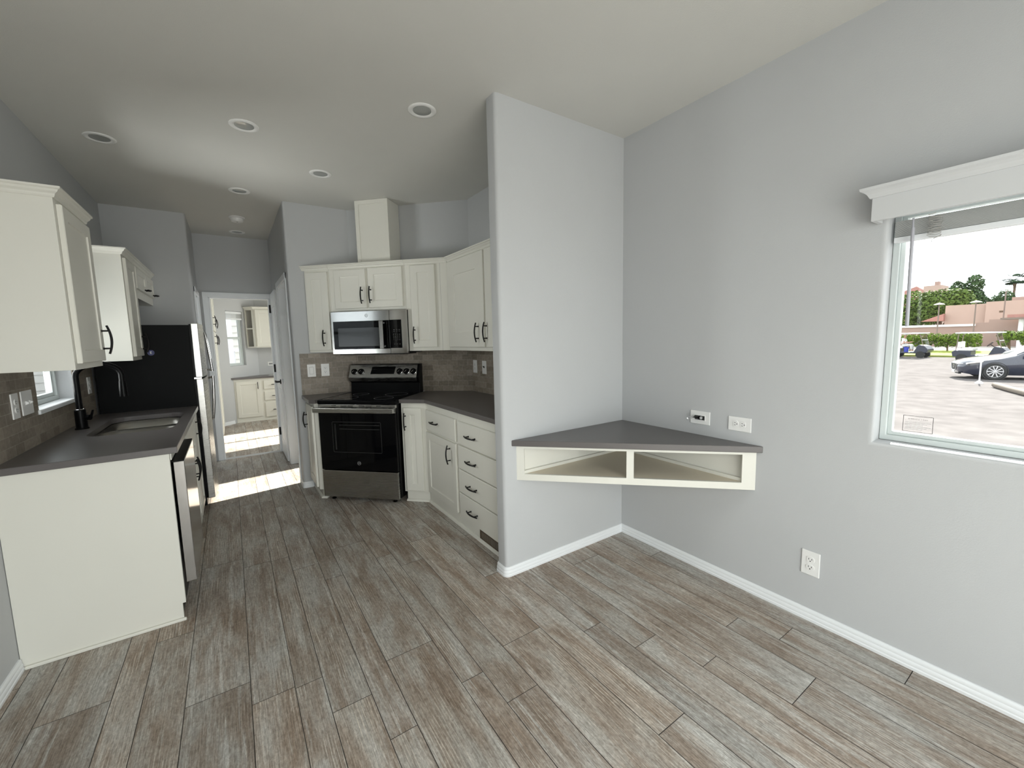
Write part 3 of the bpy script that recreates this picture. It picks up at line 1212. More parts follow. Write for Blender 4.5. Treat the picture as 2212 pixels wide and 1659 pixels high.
g = 'wall cabinets above the range'
t = thing('wall_cabinet', 'tall narrow cream wall cabinet left of the microwave', 'cabinet', (*along(0.004), 0), D45, g)
b = B()
b.prism([(0.004, 0.0), (0.262, 0.0), (0.262, 0.250)], ZU0, ZU1)
b.obj('carcass', 'cab', t, bevel=0.001)
door(t, 0.016, 0.250, 1.342, 2.068, 0.190, 1.455, stile=0.066)
crown(t, [(0.262, 0), (-0.02, 0)], ZU1 - 0.004)
t = thing('wall_cabinet', 'cream two-door wall cabinet directly above the microwave', 'cabinet', (*along(0.268), 0), D45, g)
b = B()
b.box(0.0, 0.757, 0, 0.295, 1.700, ZU1)
b.obj('carcass', 'cab', t, bevel=0.001)
door(t, 0.056, 0.375, 1.722, 2.076, 0.340, 1.836, stile=0.060)
door(t, 0.399, 0.735, 1.724, 2.080, 0.425, 1.838, stile=0.060)
crown(t, [(0.757, 0), (0.0, 0)], ZU1 - 0.004)
t = thing('wall_cabinet', 'tall narrow cream wall cabinet right of the microwave', 'cabinet', (*along(1.027), 0), D45, g)
b = B()
b.prism([(0.0, 0.0), (0.397, 0.0), (0.600, 0.203), (0.515, 0.290), (0.0, 0.290)], ZU0, ZU1)
b.obj('carcass', 'cab', t, bevel=0.001)
door(t, 0.053, 0.286, 1.352, 2.080, 0.078, 1.462, stile=0.064)
b = B()
b.box(0.330, 0.3315, -0.0006, 0.001, ZU0, ZU1)
b.obj('filler_seam', 'grey', t)
crown(t, [(0.397, 0), (0.0, 0)], ZU1 - 0.004)
t = thing('wall_cabinet', 'cream two-door wall cabinet in the corner beside the partition wall', 'cabinet', (1.640, 3.418, 0), -PI / 2, g)
b = B()
b.box(0.0, 1.345, 0, 0.290, ZU0, ZU1)
b.obj('carcass', 'cab', t, bevel=0.001)
door(t, 0.028, 0.648, 1.350, 2.080, 0.556, 1.465, stile=0.122)
door(t, 0.668, 1.30, 1.350, 2.080, 0.685, 1.465, stile=0.10)
crown(t, [(1.345, 0), (0.014, 0)], ZU1 - 0.004)

# boxed duct cover to the ceiling
t = thing('duct_cover', 'cream boxed vent duct cover standing on the wall cabinets up to the ceiling', 'duct cover', (1.060, 4.107, 2.094), D45)
b = B()
b.box(0.0, 0.327, 0, 0.215, 0, 0.609)
b.obj('duct_box', 'cab', t, bevel=0.001)
b = B()
b.plate(rect(0.0, 0.327, 0.0, 0.609), [rect(0.036, 0.291, 0.036, 0.573)], -0.007, 0.0, lambda u, v, k: (u, k, v))
b.obj('face_frame', 'cab', t, bevel=0.001)

# ------------------------------------------------------------------ left-hand kitchen run
b = B()
sink_hole = rrect(-0.725, -0.325, 3.245, 4.010, 0.095, 8)
b.plate([(XL + 0.002, 2.626), (-0.258, 2.626), (-0.258, 4.325), (XL + 0.002, 4.325)], [sink_hole], 0.914, 0.882, lambda u, v, k: (u, v, k))
tag(b.obj('countertop', 'counter', bevel=0.0025), 'dark grey countertop with the cut-out sink along the left wall', 'countertop')

t = thing('sink', 'undermount double-bowl stainless sink in the left countertop', 'sink', (-0.525, 3.63, 0.70))
for k, (y0, y1) in enumerate(((-0.380, -0.012), (0.014, 0.378))):
    b = B()
    n = 8
    rings = []
    for (g_, z) in ((0.0, 0.176), (0.004, 0.10), (0.010, 0.035), (0.035, 0.004), (0.09, 0.0)):
        rings.append([b.bm.verts.new((x, y, z)) for x, y in rrect(-0.198 + g_, 0.198 - g_, y0 + g_, y1 - g_, max(0.02, 0.085 - g_ * 0.5), n)])
    for a, c in zip(rings, rings[1:]):
        for i in range(len(a)):
            b.bm.faces.new((a[i], a[(i + 1) % len(a)], c[(i + 1) % len(a)], c[i]))
    b.bm.faces.new(rings[-1])
    o = b.obj('bowl', 'sink', t, smooth=True)
    md_ = o.modifiers.new('solid', 'SOLIDIFY')
    md_.thickness = 0.0015
    b = B()
    b.lathe([(0.042, 0.001), (0.042, 0.004), (0.030, 0.004), (0.026, 0.002)], (0, (y0 + y1) / 2, 0), 'z', 20)
    b.obj('drain', 'chrome', o)
b = B()
hole1, hole2 = rrect(-0.1985, 0.1985, -0.3805, -0.0115, 0.085, 8), rrect(-0.1985, 0.1985, 0.0135, 0.3785, 0.085, 8)
b.plate(rect(-0.215, 0.215, -0.40, 0.397), [hole1, hole2], 0.1765, 0.1790, lambda u, v, k: (u, v, k))
b.obj('rim', 'sink', t)

t = thing('faucet', 'matt black gooseneck faucet standing behind the sink', 'faucet', (-0.800, 3.612, 0.914))
b = B()
b.lathe([(0.033, 0), (0.033, 0.006), (0.0275, 0.010), (0.0265, 0.118), (0.020, 0.124)], (0, 0, 0), 'z', 24)
b.obj('base', 'black', t, smooth=True)
b = B()
pts = [(0, 0, 0.12), (0, 0, 0.20), (0, 0, 0.30)]
for k in range(13):
    a = PI - PI * k / 12
    pts.append((0.105 + 0.105 * math.cos(a), 0, 0.325 + 0.105 * math.sin(a) * 0.72))
pts += [(0.21, 0, 0.28)]
b.tube(pts, 0.0155, 14)
b.obj('spout', 'black', t, smooth=True)
b = B()
b.tube([(0.21, 0, 0.285), (0.21, 0, 0.24), (0.21, 0, 0.185)], [0.017, 0.020, 0.021], 16)
b.obj('spray_head', 'black', t, smooth=True)
b = B()
b.tube([(0.02, 0.0, 0.070), (0.045, -0.012, 0.070)], 0.017, 14)
b.tube([(0.048, -0.012, 0.072), (0.062, -0.018, 0.115)], [0.007, 0.005], 10)
b.obj('lever', 'black', t, smooth=True)
b = B()
b.tube([(math.cos(a * PI / 12) * 0.022, math.sin(a * PI / 12) * 0.022, 0.123) for a in range(25)], 0.002, 6, cap=False)
b.obj('collar_ring', 'chrome', t)

# end panel of the left run
t = thing('end_panel', 'large plain cream end panel closing the left cabinet run', 'panel', (-0.88, 2.640, 0))
b = B()
b.prism_y([(0.002, 0), (0.573, 0), (0.573, 0.092), (0.587, 0.092), (0.587, 0.880), (0.002, 0.880)], 0.0, 0.022)
b.obj('panel', 'cab', t, bevel=0.001)
b = B()
b.box(0.562, 0.5868, -0.0012, 0.001, 0.0925, 0.879)
b.box(0.556, 0.573, -0.0012, 0.001, 0.018, 0.0925)
b.obj('corner_stile', 'cab', t)
b = B()
b.box(0.014, 0.584, -0.014, 0.0, 0.0, 0.016)
b.obj('shoe_molding', 'cab', t, bevel=0.005, seg=3)

# dishwasher
t = thing('dishwasher', 'stainless dishwasher under the left countertop next to the end panel', 'dishwasher', (-0.290, 2.668, 0), PI / 2)
b = B()
b.box(0.002, 0.570, 0.012, 0.55, 0.11, 0.862)
b.obj('tub', 'black', t)
b = B()
b.box(0.0, 0.598, -0.002, 0.010, 0.842, 0.880)
b.obj('mounting_rail', 'cab', t)
b = B()
b.box(0.004, 0.592, -0.050, -0.004, 0.182, 0.828)
dd = b.obj('dishwasher_door', 'steelm', t, bevel=0.003)
b = B()
b.box(0.004, 0.592, -0.050, 0.008, 0.8285, 0.8345)
b.obj('control_strip', 'black', dd, bevel=0.001)
b = B()
b.box(0.01, 0.588, 0.02, 0.05, 0.02, 0.178)
b.obj('toe_plate', 'black', t)
# sink base and narrow base next to the refrigerator
t = thing('base_cabinet', 'cream sink base cabinet with two doors beside the dishwasher', 'cabinet', (-0.293, 3.270, 0), PI / 2, 'base cabinets of the left run')
b = B()
b.box(0.0, 0.62, 0, 0.018, 0.092, 0.880)
b.box(0.0, 0.018, 0.018, 0.56, 0.092, 0.690)
b.box(0.602, 0.62, 0.018, 0.56, 0.092, 0.690)
b.box(0.018, 0.602, 0.018, 0.56, 0.092, 0.110)
b.box(0.0, 0.62, 0.014, 0.03, 0.0, 0.092)
b.obj('carcass', 'cab', t, bevel=0.001)
drawer(t, 0.02, 0.60, 0.690, 0.850, handle=False)
door(t, 0.02, 0.300, 0.105, 0.672, 0.268, 0.560)
door(t, 0.314, 0.60, 0.105, 0.672, 0.345, 0.560)
t = thing('base_cabinet', 'cream full-height-door base cabinet between sink and refrigerator', 'cabinet', (-0.293, 3.892, 0), PI / 2, 'base cabinets of the left run')
b = B()
b.box(0.0, 0.43, 0, 0.018, 0.092, 0.880)
b.box(0.0, 0.43, 0.018, 0.56, 0.092, 0.690)
b.box(0.0, 0.43, 0.014, 0.5, 0.0, 0.092)
b.obj('carcass', 'cab', t, bevel=0.001)
door(t, 0.02, 0.41, 0.105, 0.850, 0.20, 0.765)

# refrigerator: stainless doors face the hall, its black side faces the camera
t = thing('refrigerator', 'top-freezer refrigerator with black sides and stainless doors', 'refrigerator', (-0.265, 4.338, 0), PI / 2)
FW = 0.71
b = B()
b.box(0.0, FW, 0.0, 0.590, 0.045, 1.583)
b.obj('cabinet_body', 'blackside', t, bevel=0.004)
for x in (0.05, FW - 0.05):
    b = B()
    b.cyl((x, 0.05, 0), (x, 0.05, 0.05), 0.02, 12)
    b.obj('leveling_foot', 'black', t)
b = B()
b.box(0.01, FW - 0.01, 0.0, 0.02, 0.045, 0.105)
b.obj('toe_grille', 'black', t)


def fridge_door(z0, z1, name):
    n = 10
    prof = [(0.0, -0.012)]
    for k in range(n + 1):
        s = k / n
        prof.append((FW * s, -0.060 - 0.016 * math.sin(PI * s)))
    prof += [(FW, -0.012)]
    b = B()
    b.prism(prof, z0, z1)
    return b.obj(name, 'steel', t, bevel=0.004, smooth=False)


b = B()
b.box(0.002, FW - 0.002, -0.013, 0.001, 0.110, 1.590)
b.obj('door_gasket', 'black', t)
fd = fridge_door(1.150, 1.597, 'freezer_door')
b = B()
hp = [(0.62, -0.066, 1.560), (0.62, -0.080, 1.52), (0.62, -0.090, 1.42), (0.62, -0.101, 1.28), (0.62, -0.108, 1.165)]
b.tube(hp, [0.010, 0.012, 0.013, 0.013, 0.012], 10)
b.tube([(0.62, -0.106, 1.175), (0.62, -0.066, 1.185)], 0.010, 8)
b.obj('freezer_handle', 'steelm', fd, smooth=True)
fr_ = fridge_door(0.105, 1.136, 'fridge_door')
b = B()
hp = [(0.62, -0.108, 1.120), (0.62, -0.104, 1.00), (0.62, -0.096, 0.86), (0.62, -0.086, 0.76), (0.62, -0.078, 0.70)]
b.tube(hp, [0.012, 0.013, 0.013, 0.012, 0.010], 10)
b.tube([(0.62, -0.106, 1.11), (0.62, -0.066, 1.10)], 0.010, 8)
b.tube([(0.62, -0.082, 0.715), (0.62, -0.062, 0.70)], 0.012, 8)
b.obj('fridge_handle', 'steelm', fr_, smooth=True)
b = B()
b.box(-0.002, 0.05, -0.05, 0.0, 1.137, 1.149)
b.obj('center_hinge', 'chrome', t)
# round blue sticker on the black side
st_o = thing('round_sticker', 'small round blue sticker on the black side of the refrigerator', 'sticker', (-0.520, 4.3375, 1.365))
b = B()
b.lathe([(0.022, 0.0), (0.022, -0.0012)], (0, 0, 0), 'y', 28)
b.obj('sticker_disc', 'blue', st_o)
text_mesh('sticker_letter', 'E', 0.026, 'white', st_o, face_y(0, -0.0016, 0))

# left wall cabinets
LF = -0.575
g = 'wall cabinets on the left wall'
t = thing('wall_cabinet', 'large cream wall cabinet nearest on the left wall beside the kitchen window', 'cabinet', (LF, 2.620, 0), PI / 2, g)
ZL1 = 2.062
b = B()
b.box(0.0, 0.480, 0, 0.303, 1.317, ZL1)
b.obj('carcass', 'cab', t, bevel=0.001)
b = B()
b.box(-0.0015, 0.0, 0.0, 0.024, 1.317, ZL1)
b.obj('corner_stile', 'cab', t)
door(t, 0.028, 0.460, 1.345, 2.035, 0.430, 1.455)
crown(t, [(0.480, 0), (0.0, 0), (0.0, 0.303)], ZL1 - 0.008)
t = thing('wall_cabinet', 'narrow cream wall cabinet between kitchen window and refrigerator', 'cabinet', (LF, 3.960, 0), PI / 2, g)
b = B()
b.box(0.0, 0.368, 0, 0.303, 1.317, ZL1)
b.obj('carcass', 'cab', t, bevel=0.001)
b = B()
b.box(-0.0015, 0.0, 0.0, 0.024, 1.317, ZL1)
b.obj('corner_stile', 'cab', t)
door(t, 0.028, 0.345, 1.345, 2.035, 0.312, 1.445)
crown(t, [(0.368, 0), (0.0, 0), (0.0, 0.303)], ZL1 - 0.008)
t = thing('wall_cabinet', 'short cream wall cabinet above the refrigerator', 'cabinet', (LF, 4.330, 0), PI / 2, g)
b = B()
b.box(0.0, 0.955, 0, 0.303, 1.800, ZL1)
b.obj('carcass', 'cab', t, bevel=0.001)
door(t, 0.028, 0.470, 1.868, 2.035, 0.40, 1.888, stile=0.05, vertical=False, ln=0.10)
door(t, 0.485, 0.930, 1.868, 2.035, 0.86, 1.888, stile=0.05, vertical=False, ln=0.10)
crown(t, [(0.955, 0), (0.0, 0)], ZL1 - 0.008)

# ------------------------------------------------------------------ floating corner desk
t = thing('corner_desk', 'triangular floating desk with dark grey top and two open cubbies in the corner', 'desk')
b = B()
b.prism([(1.313, PY0 - 0.001), (XR - 0.001, PY0 - 0.001), (XR - 0.001, 1.028)], 0.788, 0.823)
b.obj('desk_top', 'counter', t, bevel=0.003)
cx0, cx1 = 1.347, XR
s_ = 3.320


def dfr(u, z, k):        # along the front of the cubby box, k into it
    return (1.347 + u / R2 + k / R2, PY0 - u / R2 + k / R2, z)


Lb = (XR - 1.347) * R2
b = B()
b.plate(rect(0.0, Lb, 0.578, 0.788), [rect(0.046, 0.627, 0.616, 0.770), rect(0.667, Lb - 0.068, 0.616, 0.770)], 0.0, 0.018, dfr)
b.obj('face_frame', 'cab', t, bevel=0.001)
b = B()
b.prism([(1.347 + 0.026, PY0 - 0.001), (XR - 0.001, PY0 - 0.001), (XR - 0.001, 1.06 + 0.026)], 0.595, 0.615)
b.obj('cubby_floor', 'cab_in', t)
b = B()
b.box(1.385, XR - 0.001, PY0 - 0.008, PY0 - 0.001, 0.615, 0.788)
b.box(1.385, XR - 0.010, PY0 - 0.026, PY0 - 0.008, 0.615, 0.633)
b.obj('back_lining', 'cab', t)
b = B()
b.box(XR - 0.008, XR - 0.001, 1.10, PY0 - 0.008, 0.615, 0.788)
b.box(XR - 0.026, XR - 0.008, 1.10, PY0 - 0.026, 0.615, 0.633)
b.obj('back_lining', 'cab', t)

# ------------------------------------------------------------------ wall plates; local: x right, plate on y = 0 facing -y
def plate_thing(name, label, loc, rot, wd, ht, cat, group):
    t = thing(name, label, cat, loc, rot, group)
    b = B()
    b.box(-wd / 2, wd / 2, -0.006, 0.0, -ht / 2, ht / 2)
    b.obj('cover_plate', 'white', t, bevel=0.003)
    return t


def receptacle(t, cx, cz, sideways=False):
    b = B()
    b.plate(rrect(cx - 0.0172, cx + 0.0172, cz - 0.0142, cz + 0.0142, 0.012, 6), [], -0.0085, -0.005, lambda u, v, k: (u, k, v)) if not sideways else \
        b.plate(rrect(cx - 0.0142, cx + 0.0142, cz - 0.0172, cz + 0.0172, 0.012, 6), [], -0.0085, -0.005, lambda u, v, k: (u, k, v))
    o = b.obj('receptacle', 'white', t, bevel=0.0008)
    b = B()
    if not sideways:
        b.box(cx - 0.0075, cx - 0.0052, -0.0089, -0.008, cz - 0.001, cz + 0.0075)
        b.box(cx + 0.0052, cx + 0.0075, -0.0089, -0.008, cz - 0.001, cz + 0.0065)
        b.cyl((cx, -0.0089, cz - 0.0075), (cx, -0.008, cz - 0.0075), 0.0027, 12)
    else:
        b.box(cx - 0.0075, cx + 0.001, -0.0089, -0.008, cz + 0.0050, cz + 0.0074)
        b.box(cx - 0.0075, cx + 0.001, -0.0089, -0.008, cz - 0.0074, cz - 0.0050)
        b.cyl((cx + 0.0078, -0.0089, cz), (cx + 0.0078, -0.008, cz), 0.0027, 12)
    b.obj('slots', 'slot', o)


def screw(t, x, z):
    b = B()
    b.cyl((x, -0.0066, z), (x, -0.0058, z), 0.0028, 10)
    b.obj('screw', 'white', t)


g = 'plates on the right wall'
t = plate_thing('outlet', 'white duplex outlet low on the right wall near the baseboard', (XR, 0.788, 0.292), -PI / 2, 0.078, 0.122, 'outlet', g)
receptacle(t, 0, 0.0195)
receptacle(t, 0, -0.0195)
screw(t, 0, 0)
t = plate_thing('outlet', 'white duplex outlet mounted sideways on the wall above the desk', (XR, 1.152, 0.922), -PI / 2, 0.123, 0.078, 'outlet', g)
receptacle(t, -0.0195, 0, True)
receptacle(t, 0.0195, 0, True)
screw(t, 0, 0)
t = plate_thing('cable_plate', 'white wall plate with a short cable loop sticking out above the desk', (XR, 1.382, 0.925), -PI / 2, 0.123, 0.078, 'wall plate', g)
b = B()
b.plate(rrect(-0.036, 0.036, -0.017, 0.017, 0.003), [rrect(-0.031, 0.031, -0.0125, 0.0125, 0.002)], -0.0085, -0.005, lambda u, v, k: (u, k, v))
b.obj('insert_frame', 'white', t)
b = B()
b.box(-0.031, 0.031, -0.0064, -0.0055, -0.0125, 0.0125)
b.obj('opening', 'slot', t)
b = B()
b.prism_x([(-0.006, 0.012), (-0.030, 0.006), (-0.028, 0.0), (-0.006, -0.010)], -0.030, 0.0)
b.obj('cable_clip', 'pull', t)
b = B()
b.lathe([(0.008, -0.006), (0.009, -0.020), (0.006, -0.026)], (0.016, 0, 0.002), 'y', 14)
b.obj('coax_connector', 'chrome', t)
b = B()
b.tube([(-0.024, -0.024, 0.006), (-0.032, -0.045, 0.007), (-0.040, -0.066, 0.004), (-0.041, -0.070, -0.001), (-0.037, -0.066, -0.004), (-0.028, -0.045, -0.001), (-0.022, -0.026, 0.0)], 0.0022, 8)
b.obj('cable_loop', 'chrome', t, smooth=True)

g = 'plates on the kitchen tile'
tx = 0.0064
t = plate_thing('light_switch', 'white rocker light switch on the tile left of the range', (0.6385, 4.43 - tx, 1.147), 0, 0.075, 0.122, 'switch', g)
b = B()
b.box(-0.0165, 0.0165, -0.009, -0.005, -0.033, 0.033)
b.obj('rocker', 'white', t, bevel=0.002)
b = B()
b.plate(rect(-0.019, 0.019, -0.0355, 0.0355), [rect(-0.0175, 0.0175, -0.034, 0.034)], -0.0066, -0.0055, lambda u, v, k: (u, k, v))
b.obj('rocker_gap', 'grey', t)
t = plate_thing('outlet', 'white square-face outlet on the tile between the rocker switch and the range', (0.762, 4.43 - tx, 1.147), 0, 0.075, 0.122, 'outlet', g)
b = B()
b.box(-0.0165, 0.0165, -0.008, -0.005, -0.033, 0.033)
b.obj('insert', 'white', t, bevel=0.001)
receptacle(t, 0, 0.019)
receptacle(t, 0, -0.019)
t = plate_thing('outlet', 'white outlet on the tile right of the range under the corner cabinet', (1.938 - tx, 3.487, 1.155), -PI / 2, 0.078, 0.122, 'outlet', g)
b = B()
b.box(-0.0165, 0.0165, -0.008, -0.005, -0.033, 0.033)
b.obj('insert', 'white', t, bevel=0.001)
receptacle(t, 0, 0.019)
receptacle(t, 0, -0.019)
t = plate_thing('light_switch', 'white switch plate with a black toggle near the partition wall', (1.938 - tx, 3.314, 1.153), -PI / 2, 0.078, 0.122, 'switch', g)
b = B()
b.prism_x([(-0.005, 0.010), (-0.018, 0.014), (-0.018, 0.006), (-0.005, -0.008)], -0.005, 0.005)
b.obj('toggle', 'slot', t)
t = plate_thing('outlet', 'single white outlet plate on the dark tile below the left wall cabinet', (XL + tx, 2.957, 1.145), PI / 2, 0.078, 0.122, 'outlet', g)
receptacle(t, 0, 0.0195)
receptacle(t, 0, -0.0195)
t = plate_thing('light_switch', 'double white switch plate on the tile beside the kitchen window', (XL + tx, 3.098, 1.147), PI / 2, 0.136, 0.122, 'switch', g)
for x in (-0.023, 0.023):
    b = B()
    b.prism_x([(-0.005, -0.010), (-0.018, -0.004), (-0.018, 0.004), (-0.005, 0.010)], x - 0.005, x + 0.005)
    b.obj('toggle', 'white', t)
t = plate_thing('outlet', 'white outlet plate on the tile behind the black faucet', (XL + tx, 4.228, 1.143), PI / 2, 0.078, 0.122, 'outlet', g)
receptacle(t, 0, 0.0195)
receptacle(t, 0, -0.0195)

# ------------------------------------------------------------------ ceiling lights and smoke alarm
def downlight(label, x, y):
    t = thing('ceiling_light', label, 'light', (x, y, ZC), 0, 'recessed ceiling lights')
    b = B()
    prof = [(0.050, -0.002), (0.056, -0.006), (0.072, -0.007), (0.0785, -0.003), (0.0785, 0.0)]
    n = 36
    rings = [[b.bm.verts.new((r * math.cos(2 * PI * k / n), r * math.sin(2 * PI * k / n), h)) for k in range(n)] for r, h in prof]
    for a, c in zip(rings, rings[1:]):
        for k in range(n):
            b.bm.faces.new((a[k], a[(k + 1) % n], c[(k + 1) % n], c[k]))
    b.obj('trim_ring', 'white', t, smooth=True)
    b = B()
    b.lathe([(0.0505, -0.0005), (0.0505, -0.0035), (0.035, -0.0055), (0.012, -0.0062), (0.001, -0.0062)], (0, 0, 0), 'z', 32)
    b.obj('lens', 'lens', t, smooth=True)
    return t


dl = downlight('recessed ceiling light nearest the partition wall', 1.007, 2.343)
for lab, x, y in (('recessed ceiling light between the partition and the left wall cabinet', 0.176, 3.046),
                  ('recessed ceiling light close to the left wall above the window', -0.563, 3.668),
                  ('recessed ceiling light in front of the boxed duct cover', 0.684, 3.587),
                  ('recessed ceiling light at the start of the hall', 0.173, 4.314),
                  ('recessed ceiling light deepest in the hall beyond the smoke alarm', 0.176, 5.870)):
    dup(dl, (x, y, ZC), label=lab)
t = thing('smoke_alarm', 'round white smoke alarm on the hall ceiling', 'smoke alarm', (0.166, 5.21, ZC))
b = B()
b.lathe([(0.072, 0.0), (0.072, -0.010), (0.066, -0.014)], (0, 0, 0), 'z', 32)
b.obj('mounting_ring', 'white', t, smooth=True)
b = B()
b.lathe([(0.058, -0.012), (0.056, -0.034), (0.050, -0.044), (0.030, -0.048)], (0, 0, 0), 'z', 32)
b.obj('alarm_body', 'white', t, smooth=True)
b = B()
b.lathe([(0.0085, -0.047), (0.008, -0.050)], (0.0, -0.012, 0), 'z', 16)
b.obj('test_button', 'grey', t)

# ------------------------------------------------------------------ right window dressing
t = thing('window_valance', 'white wooden valance box with crown above the right window', 'valance', (XR, 0.622, 1.846))
b = B()
b.box(-0.086, -0.070, -1.42, 0.0, 0.0, 0.100)
b.box(-0.070, -0.001, -0.016, 0.0, 0.0, 0.100)
b.box(-0.070, -0.001, -1.42, -1.404, 0.0, 0.100)
b.obj('valance_board', 'valance', t, bevel=0.0015)
b = B()
b.sweep([(-0.086, -1.42), (-0.086, 0.0), (-0.001, 0.0)], [(0, 0.088), (0.006, 0.088), (0.010, 0.096), (0.014, 0.104), (0.022, 0.112), (0.032, 0.118), (0.034, 0.128), (0, 0.128)])
b.obj('crown_molding', 'valance', t)
t = thing('mini_blind', 'raised white mini blind behind the valance of the right window', 'blind', (XR + 0.052, 0.580, 1.70))
b = B()
b.box(-0.016, 0.014, -1.29, 0.0, 0.172, 0.203)
b.obj('headrail', 'trim', t, bevel=0.002)
slats = M['slat'] = mat('blind_slat', (0.60, 0.61, 0.60), 0.5)
for k in range(26):
    b = B()
    z = 0.090 + k * 0.00235
    b.box(-0.0125, 0.0125, -1.288, -0.003 - (k % 3) * 0.002, z, z + 0.0012)
    b.obj('slat', slats, t)
b = B()
b.box(-0.014, 0.014, -1.288, -0.002, 0.066, 0.088)
b.obj('bottom_rail', 'trim', t, bevel=0.003)
b = B()
b.tube([(-0.030, -0.062, 0.150), (-0.032, -0.062, 0.13), (-0.036, -0.064, 0.11)], 0.0035, 8)
b.tube([(-0.036, -0.064, 0.112), (-0.037, -0.066, -0.08), (-0.036, -0.069, -0.275)], 0.0060, 8)
b.obj('tilt_wand', mat('wand_plastic', (0.42, 0.42, 0.46), 0.3), t, smooth=True)
b = B()
rn = random.Random(4)
pts = []
for k in range(60):
    a = k * 1.05
    pts.append((-0.028 - 0.004 * math.sin(a * 0.7), -0.125 + 0.020 * math.sin(a) + 0.004 * math.sin(k * 2.1), 0.150 - 0.0014 * k + 0.006 * math.cos(a)))
pts += [(-0.028, -0.118, 0.055), (-0.029, -0.120, 0.048)]
b.tube(pts, 0.0013, 5)
b.obj('lift_cord', mat('blind_cord', (0.42, 0.41, 0.39), 0.7), t, smooth=True)
# warning label on the pane
t = thing('window_label', 'small printed label in the lower left corner of the right window', 'label', (XR + 0.0915, 0.470, 1.018), -PI / 2)
b = B()
b.plate(rect(-0.0465, 0.0465, -0.034, 0.034), [rect(-0.0445, 0.0445, -0.032, 0.032)], -0.0004, 0.0, lambda u, v, k: (u, k, v))
b.obj('label_border', 'ink', t)
text_mesh('label_heading', 'EMERGENCY EXIT', 0.0075, 'ink', t, face_y(0, 0, 0.020))
b = B()
b.box(-0.041, 0.041, -0.0003, 0, 0.0125, 0.0132)
for k in range(6):
    z = 0.006 - k * 0.006
    b.box(-0.040, 0.040 - 0.012 * ((k * 7) % 3), -0.0003, 0, z, z + 0.0015)
b.obj('label_lines', 'grey', t)

# ------------------------------------------------------------------ bedroom beyond the hall
M['cab_b'] = M['cab']
t = thing('dresser_cabinet', 'built-in cream dresser with door and three drawers in the far bedroom', 'dresser', (0.006, 8.954, 0))
b = B()
b.prism([(0.0, 0.0), (1.2, 0.0), (1.2, 0.425), (0.430, 0.425)], 0.0, 0.788)
b.obj('carcass', 'cab', t, bevel=0.001)
door(t, 0.03, 0.405, 0.085, 0.745, 0.365, 0.66, stile=0.06, ln=0.13)
for z0, z1 in ((0.58, 0.745), (0.37, 0.535), (0.06, 0.325)):
    drawer(t, 0.460, 0.84, z0, z1, ln=0.14)
b = B()
b.box(0.0, 1.2, -0.014, 0.0, 0.0, 0.02)
b.obj('shoe_molding', 'cab', t)
b = B()
b.prism([(-0.028, 8.92), (1.195, 8.92), (1.195, 9.384), (0.436, 9.384)], 0.790, 0.822)
tag(b.obj('countertop', 'counter', bevel=0.002), 'dark grey top of the built-in dresser in the far bedroom', 'countertop')
b = B()
b.plate(rrect(-0.09, 0.09, -0.06, 0.06, 0.004), [], 0, 0.003, lambda u, v, k: (0.66 + u * 0.9 + v * 0.3, 9.12 + v * 0.9, 0.8225 + k))
tag(b.obj('paper_sheet', 'white'), 'sheet of white paper lying on the bedroom dresser top', 'paper')
t = thing('bedroom_wall_cabinet', 'cream wall cabinet with an angled open shelf end in the far bedroom', 'cabinet', (0.40, 9.08, 0))
b = B()
b.box(0.008, 0.80, 0, 0.30, 1.350, 2.062)
b.obj('carcass', 'cab', t, bevel=0.001)
door(t, 0.03, 0.40, 1.372, 2.045, None, None, stile=0.06)
b = B()
tri = [(0.006, 0.0), (0.006, 0.260), (-0.128, 0.130)]
for z0, z1 in ((1.350, 1.372), (1.690, 1.712), (2.040, 2.062)):
    b.prism(tri, z0, z1)
b.prism([(0.006, 0.0), (0.006, 0.02), (-0.010, 0.036), (-0.024, 0.028)], 1.352, 2.06)
b.prism([(-0.128, 0.130), (-0.112, 0.114), (-0.098, 0.126), (-0.112, 0.140)], 1.352, 2.06)
b.obj('open_shelf', 'cab', t)
b = B()
b.prism([(0.0065, 0.02), (0.0075, 0.02), (0.0075, 0.262), (0.0065, 0.262)], 1.372, 2.04)
b.obj('shelf_lining', 'cab_in', t)
b = B()
b.sweep([(0.80, 0), (0.006, 0), (-0.128, 0.130)], [(o, 2.058 + h) for o, h in CROWN])
b.obj('crown_molding', 'cab', t)
t = thing('wardrobe', 'tall cream built-in wardrobe along the left of the far bedroom', 'wardrobe', (-0.188, 7.35, 0), PI / 2)
b = B()
b.box(0.0, 1.33, 0, 0.62, 0.0, 2.30)
b.obj('carcass', 'cab', t, bevel=0.002)
door(t, 0.66, 1.32, 1.63, 2.25, 1.10, 1.76)
door(t, 0.66, 1.32, 0.10, 1.605, 1.10, 1.49)
door(t, 0.01, 0.645, 1.63, 2.25, 0.06, 1.76)
door(t, 0.01, 0.645, 0.10, 1.605, 0.06, 1.49)
t = plate_thing('outlet', 'white outlet plate above the bedroom dresser top', (0.645, 9.386, 1.03), 0, 0.12, 0.075, 'outlet', 'plates in the bedroom')
b = B()
b.box(-0.035, 0.035, -0.008, -0.005, -0.016, 0.016)
b.obj('insert', 'grey', t)
